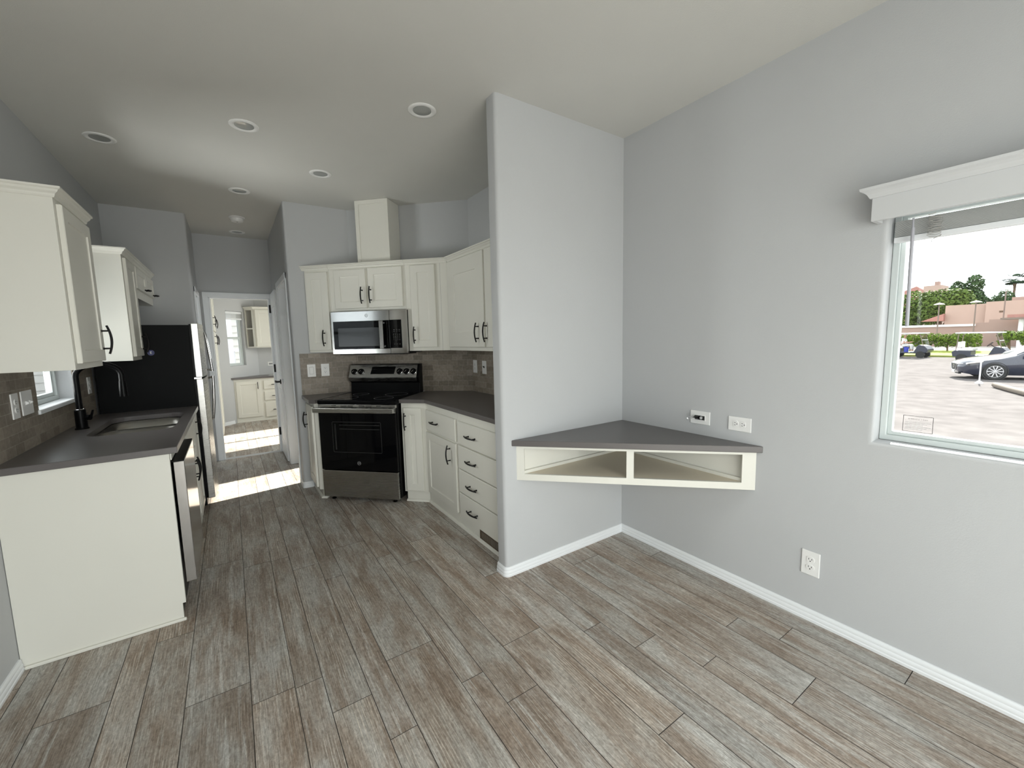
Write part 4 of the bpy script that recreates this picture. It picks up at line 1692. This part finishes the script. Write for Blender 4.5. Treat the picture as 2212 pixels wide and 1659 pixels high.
# small blind of the bedroom window (local x along the wall)
t = thing('mini_blind', 'raised white mini blind at the top of the narrow bedroom window', 'blind', (-0.24 + 0.322 / R2, 8.71 + 0.322 / R2, 1.86), PI / 4)
b = B()
b.box(0.004, 0.342, 0.012, 0.040, 0.105, 0.145)
b.obj('headrail', 'trim', t)
for k in range(12):
    b = B()
    z = 0.030 + k * 0.006
    b.box(0.006, 0.340, 0.012, 0.036, z, z + 0.003)
    b.obj('slat', slats, t)
b = B()
b.box(0.006, 0.340, 0.011, 0.038, 0.0, 0.026)
b.obj('bottom_rail', 'trim', t)

# ------------------------------------------------------------------ outside
M['asphalt'] = mat('grey_gravel', (0.125, 0.116, 0.114), 0.9, bump=0.6, bscale=30, var=0.38, vscale=2.2, spec=0.0)  # one gravel colour with random variation
M['stucco'] = mat('pink_stucco', (0.40, 0.30, 0.25), 0.9, bump=0.3, bscale=12, var=0.06, vscale=1.5, spec=0.05)
M['stucco2'] = mat('brown_stucco', (0.30, 0.215, 0.185), 0.9, bump=0.3, bscale=12, var=0.06, vscale=1.5, spec=0.05)
M['rooftile'] = mat('red_roof_tile', (0.36, 0.19, 0.16), 0.8, var=0.2, vscale=6, spec=0.05)
M['concrete'] = mat('pale_concrete', (0.42, 0.40, 0.37), 0.9, spec=0.05)
M['lawn'] = mat('lawn_grass', (0.22, 0.26, 0.06), 0.9, var=0.25, vscale=9, spec=0.05)
M['leaf'] = mat('leaf_green', (0.10, 0.15, 0.035), 0.6, var=0.55, vscale=1.2, spec=0.05)
M['leafdark'] = mat('leaf_dark', (0.050, 0.085, 0.035), 0.65, var=0.5, vscale=1.2, spec=0.05)
M['hedge'] = mat('hedge_leaf', (0.10, 0.15, 0.02), 0.6, var=0.5, vscale=2.0, spec=0.05)
M['bark'] = mat('bark', (0.12, 0.085, 0.06), 0.9, var=0.2, vscale=6, spec=0.05)
M['siding'] = mat('grey_siding', (0.20, 0.225, 0.25), 0.7, spec=0.05)
M['siding2'] = mat('pale_siding', (0.45, 0.45, 0.43), 0.7, spec=0.05)
M['carpaint'] = mat('dark_blue_paint', (0.012, 0.016, 0.034), 0.22, coat=1.0)
M['rubber'] = mat('tyre_rubber', (0.018, 0.018, 0.018), 0.8)
M['alloy'] = mat('alloy_wheel', (0.55, 0.55, 0.56), 0.3, metal=0.9)
M['autoglass'] = mat('tinted_glass', (0.10, 0.14, 0.15), 0.06, coat=0.6)
M['cart'] = mat('cart_body', (0.02, 0.024, 0.04), 0.35)
M['cartroof'] = mat('cart_roof', (0.70, 0.71, 0.72), 0.5)
M['vinylseat'] = mat('cart_seat', (0.55, 0.54, 0.52), 0.5)
M['polebrown'] = mat('pole_paint', (0.16, 0.12, 0.10), 0.6)
M['skin'] = mat('skin', (0.42, 0.24, 0.17), 0.6)
M['tshirt'] = mat('white_cotton', (0.72, 0.73, 0.75), 0.9)
M['trousers'] = mat('pale_trousers', (0.55, 0.55, 0.53), 0.9)
M['timber'] = mat('weathered_timber', (0.15, 0.125, 0.10), 0.9, var=0.2, vscale=8)

b = B()
b.quad((-60, -60, GZ), (140, -60, GZ), (140, 90, GZ), (-60, 90, GZ))
b.obj('ground', 'asphalt', kind='structure')
b = B()
b.prism_y([(42.0, GZ - 0.01), (42.0, GZ + 0.12), (42.25, GZ + 0.13), (46.5, -0.30), (46.5, GZ - 0.01)], -4, 20)
tag(b.obj('lawn', 'lawn'), 'strip of mown lawn between the car park and the hedge', 'lawn', kind='structure')
b = B()
b.prism_y([(46.5, GZ), (46.5, -0.29), (51.9, -0.15), (51.9, GZ)], -4, 20)
b.obj('sidewalk', 'concrete', kind='structure')

# boundary wall with a white cap, stepping up toward the building
t = thing('boundary_wall', 'low pink boundary wall with a white cap behind the hedge', 'wall', (52, 9, GZ))
b = B()
b.box(0, 0.25, -1.62, 6, 0, 2.18)
b.box(0, 0.25, -2.35, -1.62, 0, 2.44)
b.box(0, 0.25, -9, -2.35, 0, 2.68)
b.obj('masonry', 'stucco2', t)
b = B()
b.box(-0.12, 0.37, -1.62, 6, 2.18, 2.36)
b.obj('wall_cap', 'cartroof', t)
t = thing('stucco_building', 'flat-roofed pink stucco building behind the boundary wall', 'building', (58, 8, GZ))
b = B()
b.box(0, 5, -0.37, 2.32, 0, 4.22)
b.box(-0.5, 5, -14, -0.37, 0, 4.35)
b.obj('wall', 'stucco', t)
b = B()
b.box(0.6, 5, -14, -1.75, 4.35, 4.68)
b.obj('parapet', 'stucco2', t)
b = B()
b.box(-0.52, -0.48, -1.5, -1.2, 3.35, 3.5)
b.obj('wall_vent', 'bark', t)
b = B()
b.prism_x([(2.3, 2.75), (3.9, 2.75), (2.3, 3.45)], -0.6, 3)
b.obj('lower_roof', 'rooftile', t)
t = thing('entrance_canopy', 'dark flat entrance canopy on a pale column before the pink building', 'canopy', (50, 5.2, GZ))
b = B()
b.box(-0.6, 1.6, -4, 0.55, 2.60, 2.74)
b.obj('canopy_roof', 'polebrown', t)
b = B()
b.box(-0.3, 1.6, -4, 0.25, 2.74, 2.98)
b.obj('fascia', 'rooftile', t)
b = B()
b.cyl((0.0, -0.45, 0.3), (0.0, -0.45, 2.6), 0.14, 14)
b.obj('column', 'cartroof', t)
t = thing('distant_house', 'distant orange house with a chimney above the trees', 'house', (80, 16, GZ))
b = B()
b.box(0, 4, -1.2, 0.55, 0, 7.88)
b.obj('tower', 'stucco', t)
b = B()
b.box(0.5, 1.5, -0.82, -0.42, 7.88, 8.40)
b.obj('chimney', 'stucco2', t)
b = B()
b.prism_x([(0.55, 7.4), (2.6, 7.4), (1.3, 7.95)], 0, 4)
b.box(0, 4, 0.55, 2.6, 0, 7.4)
b.obj('tile_roof', 'rooftile', t)


# leaf masses: small leaves scattered through ellipsoids
def leaves(bld, blobs, n, size, seed):
    rn = random.Random(seed)
    tot = sum(bb[3] * bb[4] * bb[5] for bb in blobs)
    for (x, y, z, rx, ry, rz) in blobs:
        k = int(n * rx * ry * rz / tot)
        for _ in range(k):
            v = Vector((rn.gauss(0, 1), rn.gauss(0, 1), rn.gauss(0, 1))).normalized() * (rn.random() ** 0.22)
            p = Vector((x + v.x * rx, y + v.y * ry, z + v.z * rz))
            nrm_ = (v + Vector((rn.gauss(0, .6), rn.gauss(0, .6), rn.gauss(0, .6) + 0.3))).normalized()
            u = nrm_.orthogonal().normalized()
            u = (Matrix.Rotation(rn.uniform(0, 6.28), 3, nrm_) @ u)
            q = nrm_.cross(u)
            s = size * rn.uniform(0.6, 1.3)
            bld.quad(p - u * s, p - q * s * 0.5 + nrm_ * s * 0.12, p + u * s, p + q * s * 0.5 + nrm_ * s * 0.12)


def tree(label, loc, blobs, n, size, m, seed, trunk):
    t = thing('leafy_tree', label, 'tree', loc, 0, 'trees behind the pink building')
    b = B()
    leaves(b, blobs, n, size, seed)
    b.obj('foliage', m, t)
    b = B()
    b.tube([(0, 0, 0), (0.05, 0.1, trunk * 0.5), (0, 0.05, trunk)], [0.22, 0.17, 0.11], 10)
    for s_ in (-1, 1):
        b.tube([(0.03, 0.08, trunk * 0.55), (0.1, s_ * 0.5, trunk * 0.9), (0.1, s_ * 0.9, trunk * 1.2)], [0.12, 0.08, 0.05], 8)
    b.obj('trunk', 'bark', t)


tree('broad green tree behind the tilt wand at the window edge', (67.5, 14.2, GZ), [(0, 0.4, 4.7, 1.5, 1.5, 1.8), (0, -0.9, 4.4, 1.4, 1.3, 2.0), (0, 0.8, 3.2, 1.4, 1.4, 1.8)], 3200, 0.20, 'leaf', 1, 3.2)
tree('bright green tree left of the pink building roof', (66, 12.0, GZ), [(0, 0, 5.0, 1.4, 1.2, 1.4), (0, -0.9, 4.6, 1.3, 1.2, 1.8), (0, 0.8, 4.3, 1.3, 1.3, 1.9), (0, -1.6, 4.9, 1.0, 0.9, 1.3)], 3600, 0.19, 'leaf', 2, 3.4)
tree('tall two-headed green tree rising over the pink building', (69.5, 10.7, GZ), [(0, -0.50, 6.9, 1.0, 0.75, 1.0), (0, 0.85, 6.5, 0.9, 0.65, 0.9), (0, 0.1, 5.3, 1.4, 1.5, 1.4), (0, -0.9, 4.6, 1.1, 0.9, 1.2)], 3600, 0.18, 'leafdark', 3, 4.0)
tree('hazy dark tree beside the palm', (75, 8.7, GZ), [(0, -0.2, 5.3, 0.9, 0.75, 1.0), (0, 0.5, 4.9, 0.8, 0.6, 0.9), (0, 0.0, 4.3, 1.0, 0.95, 1.2)], 1800, 0.16, 'leafdark', 4, 3.6)
t = thing('palm_tree', 'fan palm with a thin trunk above the pink building', 'tree', (80, 8.45, GZ))
b = B()
b.tube([(0, 0, 0), (0, 0.06, 3.5), (0, -0.03, 6.6), (0, 0.0, 7.6)], [0.17, 0.13, 0.11, 0.16], 10)
b.obj('trunk', 'bark', t)
b = B()
rn = random.Random(9)
for k in range(24):
    a = 2 * PI * k / 24 + rn.uniform(-.15, .15)
    el = rn.uniform(-0.45, 1.0)
    ln = rn.uniform(1.05, 1.45)
    dirv = Vector((math.cos(a) * math.cos(el), math.sin(a) * math.cos(el), math.sin(el)))
    base_ = Vector((0, 0, 7.75))
    tip = base_ + dirv * ln * 0.5
    b.tube([base_, tip], 0.018, 5)
    side = dirv.cross(Vector((0, 0, 1))).normalized()
    upv = side.cross(dirv)
    for j in range(9):
        f = (j - 4) / 4 * 1.15
        d2 = (dirv * math.cos(f) + side * math.sin(f)).normalized()
        e = tip + d2 * ln * 0.52 - Vector((0, 0, 0.10 * ln))
        wv_ = d2.cross(upv).normalized() * 0.075
        b.quad(tip - wv_ * 0.5, tip + wv_ * 0.5, (tip + e) / 2 + wv_, e)
        b.quad(tip - wv_ * 0.5, e, (tip + e) / 2 - wv_, tip + upv * 0.004)
b.obj('fronds', mat('palm_leaf', (0.022, 0.038, 0.020), 0.7, spec=0.0), t)


def hedge(label, y0, y1, ztop, seed):
    t = thing('hedge', label, 'hedge', (46.2, (y0 + y1) / 2, -0.31), 0, 'hedges before the boundary wall')
    L_ = abs(y1 - y0)
    b = B()
    rn = random.Random(seed)
    blobs = []
    n = int(L_ / 0.45)
    for k in range(n):
        yy = -L_ / 2 + (k + 0.5) * L_ / n
        blobs.append((rn.uniform(-.1, .1), yy, ztop - 0.32 + rn.uniform(-.04, .04), 0.55, 0.42, 0.34))
        if rn.random() < 0.7:
            blobs.append((rn.uniform(-.1, .1), yy + rn.uniform(-.2, .2), ztop - 0.70, 0.45, 0.30, 0.34))
    leaves(b, blobs, int(520 * n), 0.085, seed)
    b.obj('foliage', 'hedge', t)
    b = B()
    for k in range(max(2, n // 2)):
        yy = -L_ / 2 + (k + 0.5) * L_ / max(2, n // 2)
        b.tube([(0, yy, 0), (0.02, yy + 0.05, ztop * 0.5), (0, yy - 0.05, ztop - 0.3)], [0.06, 0.045, 0.03], 7)
        b.tube([(0, yy, 0.05), (0.03, yy + 0.22, ztop * 0.6)], [0.04, 0.025], 6)
    b.obj('stems', 'bark', t)


hedge('clipped bright green hedge on bare stems behind the golf carts', 6.3, 10.6, 1.31, 21)
hedge('clipped green hedge behind the dark car', 1.2, 5.3, 1.42, 22)


def lamp(label, x, y, h, shade):
    t = thing('lamp_post', label, 'lamp post', (x, y, -0.2), 0, 'lamp posts along the boundary wall')
    b = B()
    b.tube([(0, 0, 0), (0, 0, h)], [0.055, 0.04], 10)
    b.obj('pole', 'polebrown', t)
    b = B()
    if shade:
        b.lathe([(0.36, h - 0.02), (0.30, h + 0.05), (0.06, h + 0.14), (0.02, h + 0.18)], (0, 0, 0), 'z', 20)
    else:
        b.box(-0.05, 0.05, -0.30, 0.02, h - 0.03, h + 0.03)
    b.obj('shade', 'concrete', t)


lamp('lamp post with a flat round shade in front of the trees', 50.5, 9.38, 3.65, True)
lamp('slim dark lamp post in front of the pink building', 50.5, 7.26, 3.66, True)
lamp('thin pale lamp post near the palm', 54, 6.12, 4.6, False)


# golf carts; local +x is forward
def wheel(parent, x, y, r, wd, spokes=0, name='wheel'):
    b = B()
    b.lathe([(r * 0.62, -wd / 2), (r * 0.95, -wd / 2), (r, -wd / 2 + 0.02), (r, wd / 2 - 0.02), (r * 0.95, wd / 2), (r * 0.62, wd / 2)], (x, y, r), 'y', 28)
    o = b.obj(name, 'rubber', parent, smooth=True)
    b = B()
    s = 1 if y > 0 else -1
    yo = y + s * (wd / 2 - 0.012)
    if spokes:
        b.lathe([(r * 0.70, yo - s * 0.03), (r * 0.70, yo + s * 0.014), (r * 0.645, yo + s * 0.014), (r * 0.645, yo - s * 0.02)], (x, 0, r), 'y', 32)
        b.lathe([(r * 0.14, yo - s * 0.01), (r * 0.14, yo + s * 0.012), (r * 0.05, yo + s * 0.014)], (x, 0, r), 'y', 16)
        for k in range(spokes):
            a = 2 * PI * k / spokes
            c_, s2 = math.cos(a), math.sin(a)
            b.tube([(x + c_ * r * 0.12, yo + s * 0.006, r + s2 * r * 0.12), (x + c_ * r * 0.67, yo + s * 0.002, r + s2 * r * 0.67)], [r * 0.05, r * 0.075], 6)
    else:
        b.lathe([(r * 0.62, yo - s * 0.02), (r * 0.60, yo + s * 0.004), (r * 0.3, yo - s * 0.01), (r * 0.1, yo + s * 0.01)], (x, 0, r), 'y', 20)
    b.obj('rim', 'alloy', o, smooth=True)
    return o


def golf_cart(label, loc, rot, body, bucket=False):
    t = thing('golf_cart', label, 'golf cart', loc, rot, 'golf carts in the car park')
    b = B()
    b.prism_y([(-1.10, 0.30), (0.62, 0.30), (1.02, 0.36), (1.12, 0.50), (1.10, 0.62), (0.92, 0.84), (0.60, 0.92), (0.52, 0.80), (0.36, 0.40), (-0.32, 0.40), (-0.34, 0.66), (-1.02, 0.70), (-1.15, 0.58)], -0.55, 0.55)
    b.obj('body', body, t, bevel=0.03)
    b = B()
    b.box(-0.82, -0.25, -0.54, 0.54, 0.66, 0.82)
    b.box(-0.92, -0.80, -0.54, 0.54, 0.84, 1.20)
    b.obj('seat', 'vinylseat', t, bevel=0.03)
    b = B()
    b.box(-1.05, 0.82, -0.60, 0.60, 1.70, 1.76)
    b.obj('roof', 'cartroof', t, bevel=0.025)
    for y in (-0.52, 0.52):
        b = B()
        b.tube([(0.86, y, 0.84), (0.62, y, 1.70)], 0.022, 8)
        b.obj('roof_post', 'polebrown', t)
        b = B()
        b.tube([(-0.98, y, 0.62), (-0.90, y, 1.70)], 0.022, 8)
        b.obj('roof_post', 'polebrown', t)
    b = B()
    b.quad((0.86, -0.50, 0.90), (0.86, 0.50, 0.90), (0.64, 0.50, 1.66), (0.64, -0.50, 1.66))
    b.quad((0.865, -0.50, 0.90), (0.645, -0.50, 1.66), (0.645, 0.50, 1.66), (0.865, 0.50, 0.90))
    b.obj('windshield', 'clear', t)
    b = B()
    b.box(0.735, 0.765, -0.52, 0.52, 1.24, 1.28)
    b.obj('windshield_bar', 'cartroof', t)
    b = B()
    b.tube([(0.62, 0.24, 0.72), (0.30, 0.24, 1.02)], 0.02, 8)
    c_ = Vector((0.28, 0.24, 1.04))
    b.tube([c_ + Vector((0.11 * math.cos(k * PI / 10), 0.17 * math.sin(k * PI / 10), 0.13 * math.cos(k * PI / 10))) for k in range(21)], 0.016, 6, cap=False)
    b.obj('steering_wheel', 'rubber', t)
    for x in (0.72, -0.72):
        for y in (-0.50, 0.50):
            wheel(t, x, y, 0.235, 0.18)
    return t


golf_cart('golf cart with a driver in white at the left window edge', (41.0, 8.93, GZ), -PI / 2 - 0.10, 'cart')
golf_cart('empty golf cart with a pale roof parked behind the dark car', (37.3, 4.95, GZ), -PI / 2 - 0.05, 'cart')
t = thing('bucket', 'blue bucket standing on the floor of the left golf cart', 'bucket', (40.6, 9.05, GZ + 0.40))
b = B()
b.lathe([(0.12, 0.0), (0.15, 0.36), (0.135, 0.36), (0.11, 0.02)], (0, 0, 0), 'z', 18)
b.obj('pail', mat('blue_plastic', (0.03, 0.05, 0.35), 0.4), t, smooth=True)


# seated driver: one skinned body, clothes as children
def person_seated(loc, rot):
    t = thing('person', 'person in white shirt and pale trousers seated in the left golf cart', 'person', loc, rot)

    def skin(name, verts, edges, radii, m, root=0):
        me = bpy.data.meshes.new(name)
        me.from_pydata(verts, edges, [])
        o = bpy.data.objects.new(name, me)
        C.objects.link(o)
        o.parent = t
        o.modifiers.new('skin', 'SKIN')
        for i, r in enumerate(radii):
            v = me.skin_vertices[0].data[i]
            v.radius = (r, r)
            v.use_root = i == root
        s = o.modifiers.new('sub', 'SUBSURF')
        s.levels = s.render_levels = 2
        me.materials.append(M[m])
        return o
    V, E_, Rr = [], [], []

    def add(p, r, link=None):
        V.append(p)
        Rr.append(r)
        if link is not None:
            E_.append((link, len(V) - 1))
        return len(V) - 1
    pel = add((0, 0, 0.10), 0.13)
    spn = add((-0.03, 0, 0.32), 0.125, pel)
    chs = add((-0.02, 0, 0.52), 0.14, spn)
    nck = add((0.02, 0, 0.66), 0.05, chs)
    hd0 = add((0.05, 0, 0.74), 0.075, nck)
    hd1 = add((0.06, 0, 0.84), 0.085, hd0)
    add((0.05, 0, 0.92), 0.06, hd1)
    add((0.14, 0, 0.80), 0.018, hd1)
    for s in (-1, 1):
        sh = add((-0.01, s * 0.17, 0.55), 0.062, chs)
        el = add((0.10, s * 0.24, 0.30), 0.045, sh)
        wr = add((0.34, s * 0.17, 0.33), 0.030, el)
        hn = add((0.41, s * 0.15, 0.35), 0.034, wr)
        for f in range(4):
            k = add((0.46, s * (0.125 + 0.016 * f), 0.37), 0.010, hn)
            add((0.475, s * (0.125 + 0.016 * f), 0.345 - 0.003 * f), 0.009, k)
        add((0.44, s * 0.115, 0.345), 0.011, hn)
        hip = add((0.05, s * 0.10, 0.08), 0.095, pel)
        kn = add((0.44, s * 0.13, 0.12), 0.066, hip)
        an = add((0.47, s * 0.13, -0.28), 0.042, kn)
        add((0.58, s * 0.14, -0.33), 0.036, an)
    skin('body', V, E_, Rr, 'skin')
    skin('shirt', [(0, 0, 0.14), (-0.03, 0, 0.33), (-0.02, 0, 0.53), (-0.01, 0.17, 0.56), (0.06, 0.225, 0.38), (-0.01, -0.17, 0.56), (0.06, -0.225, 0.38)],
         [(0, 1), (1, 2), (2, 3), (3, 4), (2, 5), (5, 6)], [0.15, 0.148, 0.16, 0.085, 0.068, 0.085, 0.068], 'tshirt')
    skin('trousers', [(0, 0, 0.12), (0.06, 0.10, 0.09), (0.44, 0.13, 0.13), (0.475, 0.13, -0.22), (0.06, -0.10, 0.09), (0.44, -0.13, 0.13), (0.475, -0.13, -0.22)],
         [(0, 1), (1, 2), (2, 3), (0, 4), (4, 5), (5, 6)], [0.145, 0.105, 0.08, 0.062, 0.105, 0.08, 0.062], 'trousers')
    for s in (-1, 1):
        b = B()
        b.box(0.42, 0.68, s * 0.135 - 0.05, s * 0.135 + 0.05, -0.38, -0.29)
        b.obj('shoe', 'cartroof', t, bevel=0.03, seg=3)
    b = B()
    b.lathe([(0.098, 0.86), (0.097, 0.90), (0.085, 0.95), (0.05, 0.985), (0.01, 0.995)], (0.052, 0, 0), 'z', 18)
    b.box(0.10, 0.23, -0.07, 0.07, 0.872, 0.885)
    b.obj('cap', 'tshirt', t, smooth=True)


person_seated((40.78, 9.24, GZ + 0.77), -PI / 2 - 0.10)

# dark blue car, local +x is its nose
t = thing('car', 'dark blue sedan parked beyond the window, nose pointing left', 'car', (24.95, 4.03, GZ), math.radians(111))
ST = [(-0.00, .30, .52, .60, .50, .44), (-0.10, .24, .60, .70, .72, .60), (-0.32, .19, .68, .77, .85, .70), (-0.62, .18, .74, .84, .885, .74), (-1.00, .18, .80, .90, .90, .76), (-1.45, .18, .86, .97, .90, .76),
      (-2.15, .18, .89, 1.36, .90, .60), (-2.80, .18, .91, 1.42, .90, .58), (-3.50, .18, .93, 1.36, .90, .58), (-4.10, .22, .95, 1.06, .87, .66), (-4.45, .32, .88, .96, .78, .6)]
b = B()
rings = []
for (x, zb, zs, zt, ws, wt) in ST:
    half = [(0, zb), (ws * .86, zb), (ws * .97, zb + .12), (ws, (zb + zs) / 2 + .05), (ws * .975, zs), (wt + .02, zt - .05), (wt * .85, zt - .012), (0, zt)]
    ring = [b.bm.verts.new((x, y, z)) for y, z in half] + [b.bm.verts.new((x, -y, z)) for y, z in half[-2:0:-1]]
    rings.append(ring)
for a, c in zip(rings, rings[1:]):
    for i in range(len(a)):
        b.bm.faces.new((a[i], a[(i + 1) % len(a)], c[(i + 1) % len(c)], c[i]))
b.bm.faces.new(rings[0])
b.bm.faces.new(rings[-1][::-1])
b.obj('body', 'carpaint', t, smooth=True)
b = B()
for s in (1,):
    b.quad((-1.50, -0.70, 0.985), (-1.50, 0.70, 0.985), (-2.12, 0.56, 1.355), (-2.12, -0.56, 1.355))
b.obj('windshield', 'autoglass', t)
for s in (1, -1):
    b = B()
    b.quad((-1.86, s * 0.895, 0.90), (-2.90, s * 0.900, 0.93), (-2.85, s * 0.645, 1.36), (-2.22, s * 0.665, 1.31))
    b.obj('side_window', 'autoglass', t)
    b = B()
    b.tube([(-1.80, s * 0.90, 0.905), (-2.20, s * 0.685, 1.32), (-2.85, s * 0.665, 1.375)], 0.012, 6)
    b.obj('window_trim', 'chrome', t)
    b = B()
    b.prism([(-1.80, s * 0.90), (-1.62, s * 0.92), (-1.64, s * 1.06), (-1.78, s * 1.08)], 0.92, 1.04)
    b.obj('side_mirror', 'carpaint', t, bevel=0.03)
    b = B()
    b.prism_y([(-0.14, 0.585), (-0.60, 0.665), (-0.62, 0.735), (-0.18, 0.655)], s * 0.70, s * 0.885)
    b.obj('headlight', 'chrome', t, bevel=0.02)
    b = B()
    b.lathe([(0.36, s * 0.80), (0.36, s * 0.903), (0.34, s * 0.903), (0.34, s * 0.80)], (-0.93, 0, 0.33), 'y', 30)
    b.obj('wheel_arch', 'rubber', t)
    wheel(t, -0.93, s * 0.80, 0.325, 0.21, 10)
    wheel(t, -3.62, s * 0.80, 0.325, 0.21, 10)
b = B()
b.prism_x([(-0.40, 0.60), (0.40, 0.60), (0.30, 0.36), (0.0, 0.30), (-0.30, 0.36)], -0.02, 0.012)
gr = b.obj('grille', 'slot', t)
b = B()
b.tube([(-0.10, -0.66, 0.62), (0.012, -0.42, 0.58), (0.016, -0.30, 0.36), (0.02, 0.0, 0.30), (0.016, 0.30, 0.36), (0.012, 0.42, 0.58), (-0.10, 0.68, 0.62)], 0.011, 8)
b.obj('grille_trim', 'chrome', gr)
b = B()
b.lathe([(0.07, 0.008), (0.07, 0.02), (0.05, 0.022), (0.05, 0.008)], (0.0, 0, 0.49), 'x', 20)
b.obj('badge_ring', 'chrome', gr)
b = B()
b.box(0.0, 0.03, -0.16, 0.16, 0.235, 0.335)
b.obj('license_plate', 'cartroof', t)
b = B()
b.prism_x([(0.15, 0.20), (0.62, 0.20), (0.66, 0.27), (0.2, 0.25)], -0.08, 0.0)
b.obj('lower_intake', 'slot', t)

t = thing('marker_post', 'short white marker post on a foot in front of the car', 'post', (22.6, 2.98, GZ))
b = B()
b.tube([(0, 0, 0.05), (0.0, 0.0, 0.82)], 0.022, 10)
b.obj('stake', 'cartroof', t)
b = B()
b.lathe([(0.11, 0), (0.11, 0.03), (0.05, 0.09), (0.02, 0.10)], (0, 0, 0), 'z', 16)
b.obj('foot', 'cartroof', t)
b = B()
b.tube([(21.4, 2.45, GZ + 0.09), (20.2, 1.98, GZ + 0.085), (18.6, 1.30, GZ + 0.09)], 0.09, 12)
tag(b.obj('landscape_log', 'timber', smooth=True), 'weathered landscape log lying on the gravel in front of the car', 'log')

# neighbours seen through the kitchen and bedroom windows and in reflections
t = thing('neighbor_house', 'blue-grey lap-sided neighbour house beyond the kitchen window', 'house', (-6.6, 3, GZ))
b = B()
for k in range(15):
    z = k * 0.24
    b.prism_y([(0.0, z), (0.03, z), (0.006, z + 0.24), (0.0, z + 0.24)], -9, 9)
b.box(-3, 0.0, -9, 9, 0, 3.6)
b.obj('siding', 'siding', t)
b = B()
b.box(-3.4, 0.5, -9.4, 9.4, 3.6, 3.85)
b.obj('eave', 'siding2', t)
t = thing('porch_railing', 'white porch railing with balusters outside the bedroom window', 'railing', (0.0, 13.0, GZ))
b = B()
b.box(-3.0, 3.0, -0.04, 0.04, 1.86, 1.93)
b.box(-3.0, 3.0, -0.03, 0.03, 0.95, 1.01)
b.obj('rail', 'cartroof', t)
b = B()
for k in range(40):
    x = -2.9 + k * 0.148
    b.box(x, x + 0.045, -0.02, 0.02, 1.01, 1.86)
o = b.obj('balusters', 'cartroof', t)
for x in (-2.6, 0.02, 2.8):
    b = B()
    b.box(x - 0.06, x + 0.06, -0.06, 0.06, 0.0, 3.0)
    b.obj('porch_post', 'cartroof', t)
b = B()
b.box(-3.2, 3.2, -0.1, 2.0, 0.0, 0.9)
b.obj('porch_deck', 'concrete', t)
t = thing('rear_house', 'pale lap-sided house behind the porch railing', 'house', (0.0, 15.2, GZ))
b = B()
for k in range(18):
    z = k * 0.2
    b.prism_x([(0.0, z), (-0.03, z), (-0.006, z + 0.2), (0.0, z + 0.2)], -5, 5)
b.box(-5, 5, 0.0, 3, 0, 3.6)
b.obj('siding', 'siding2', t)
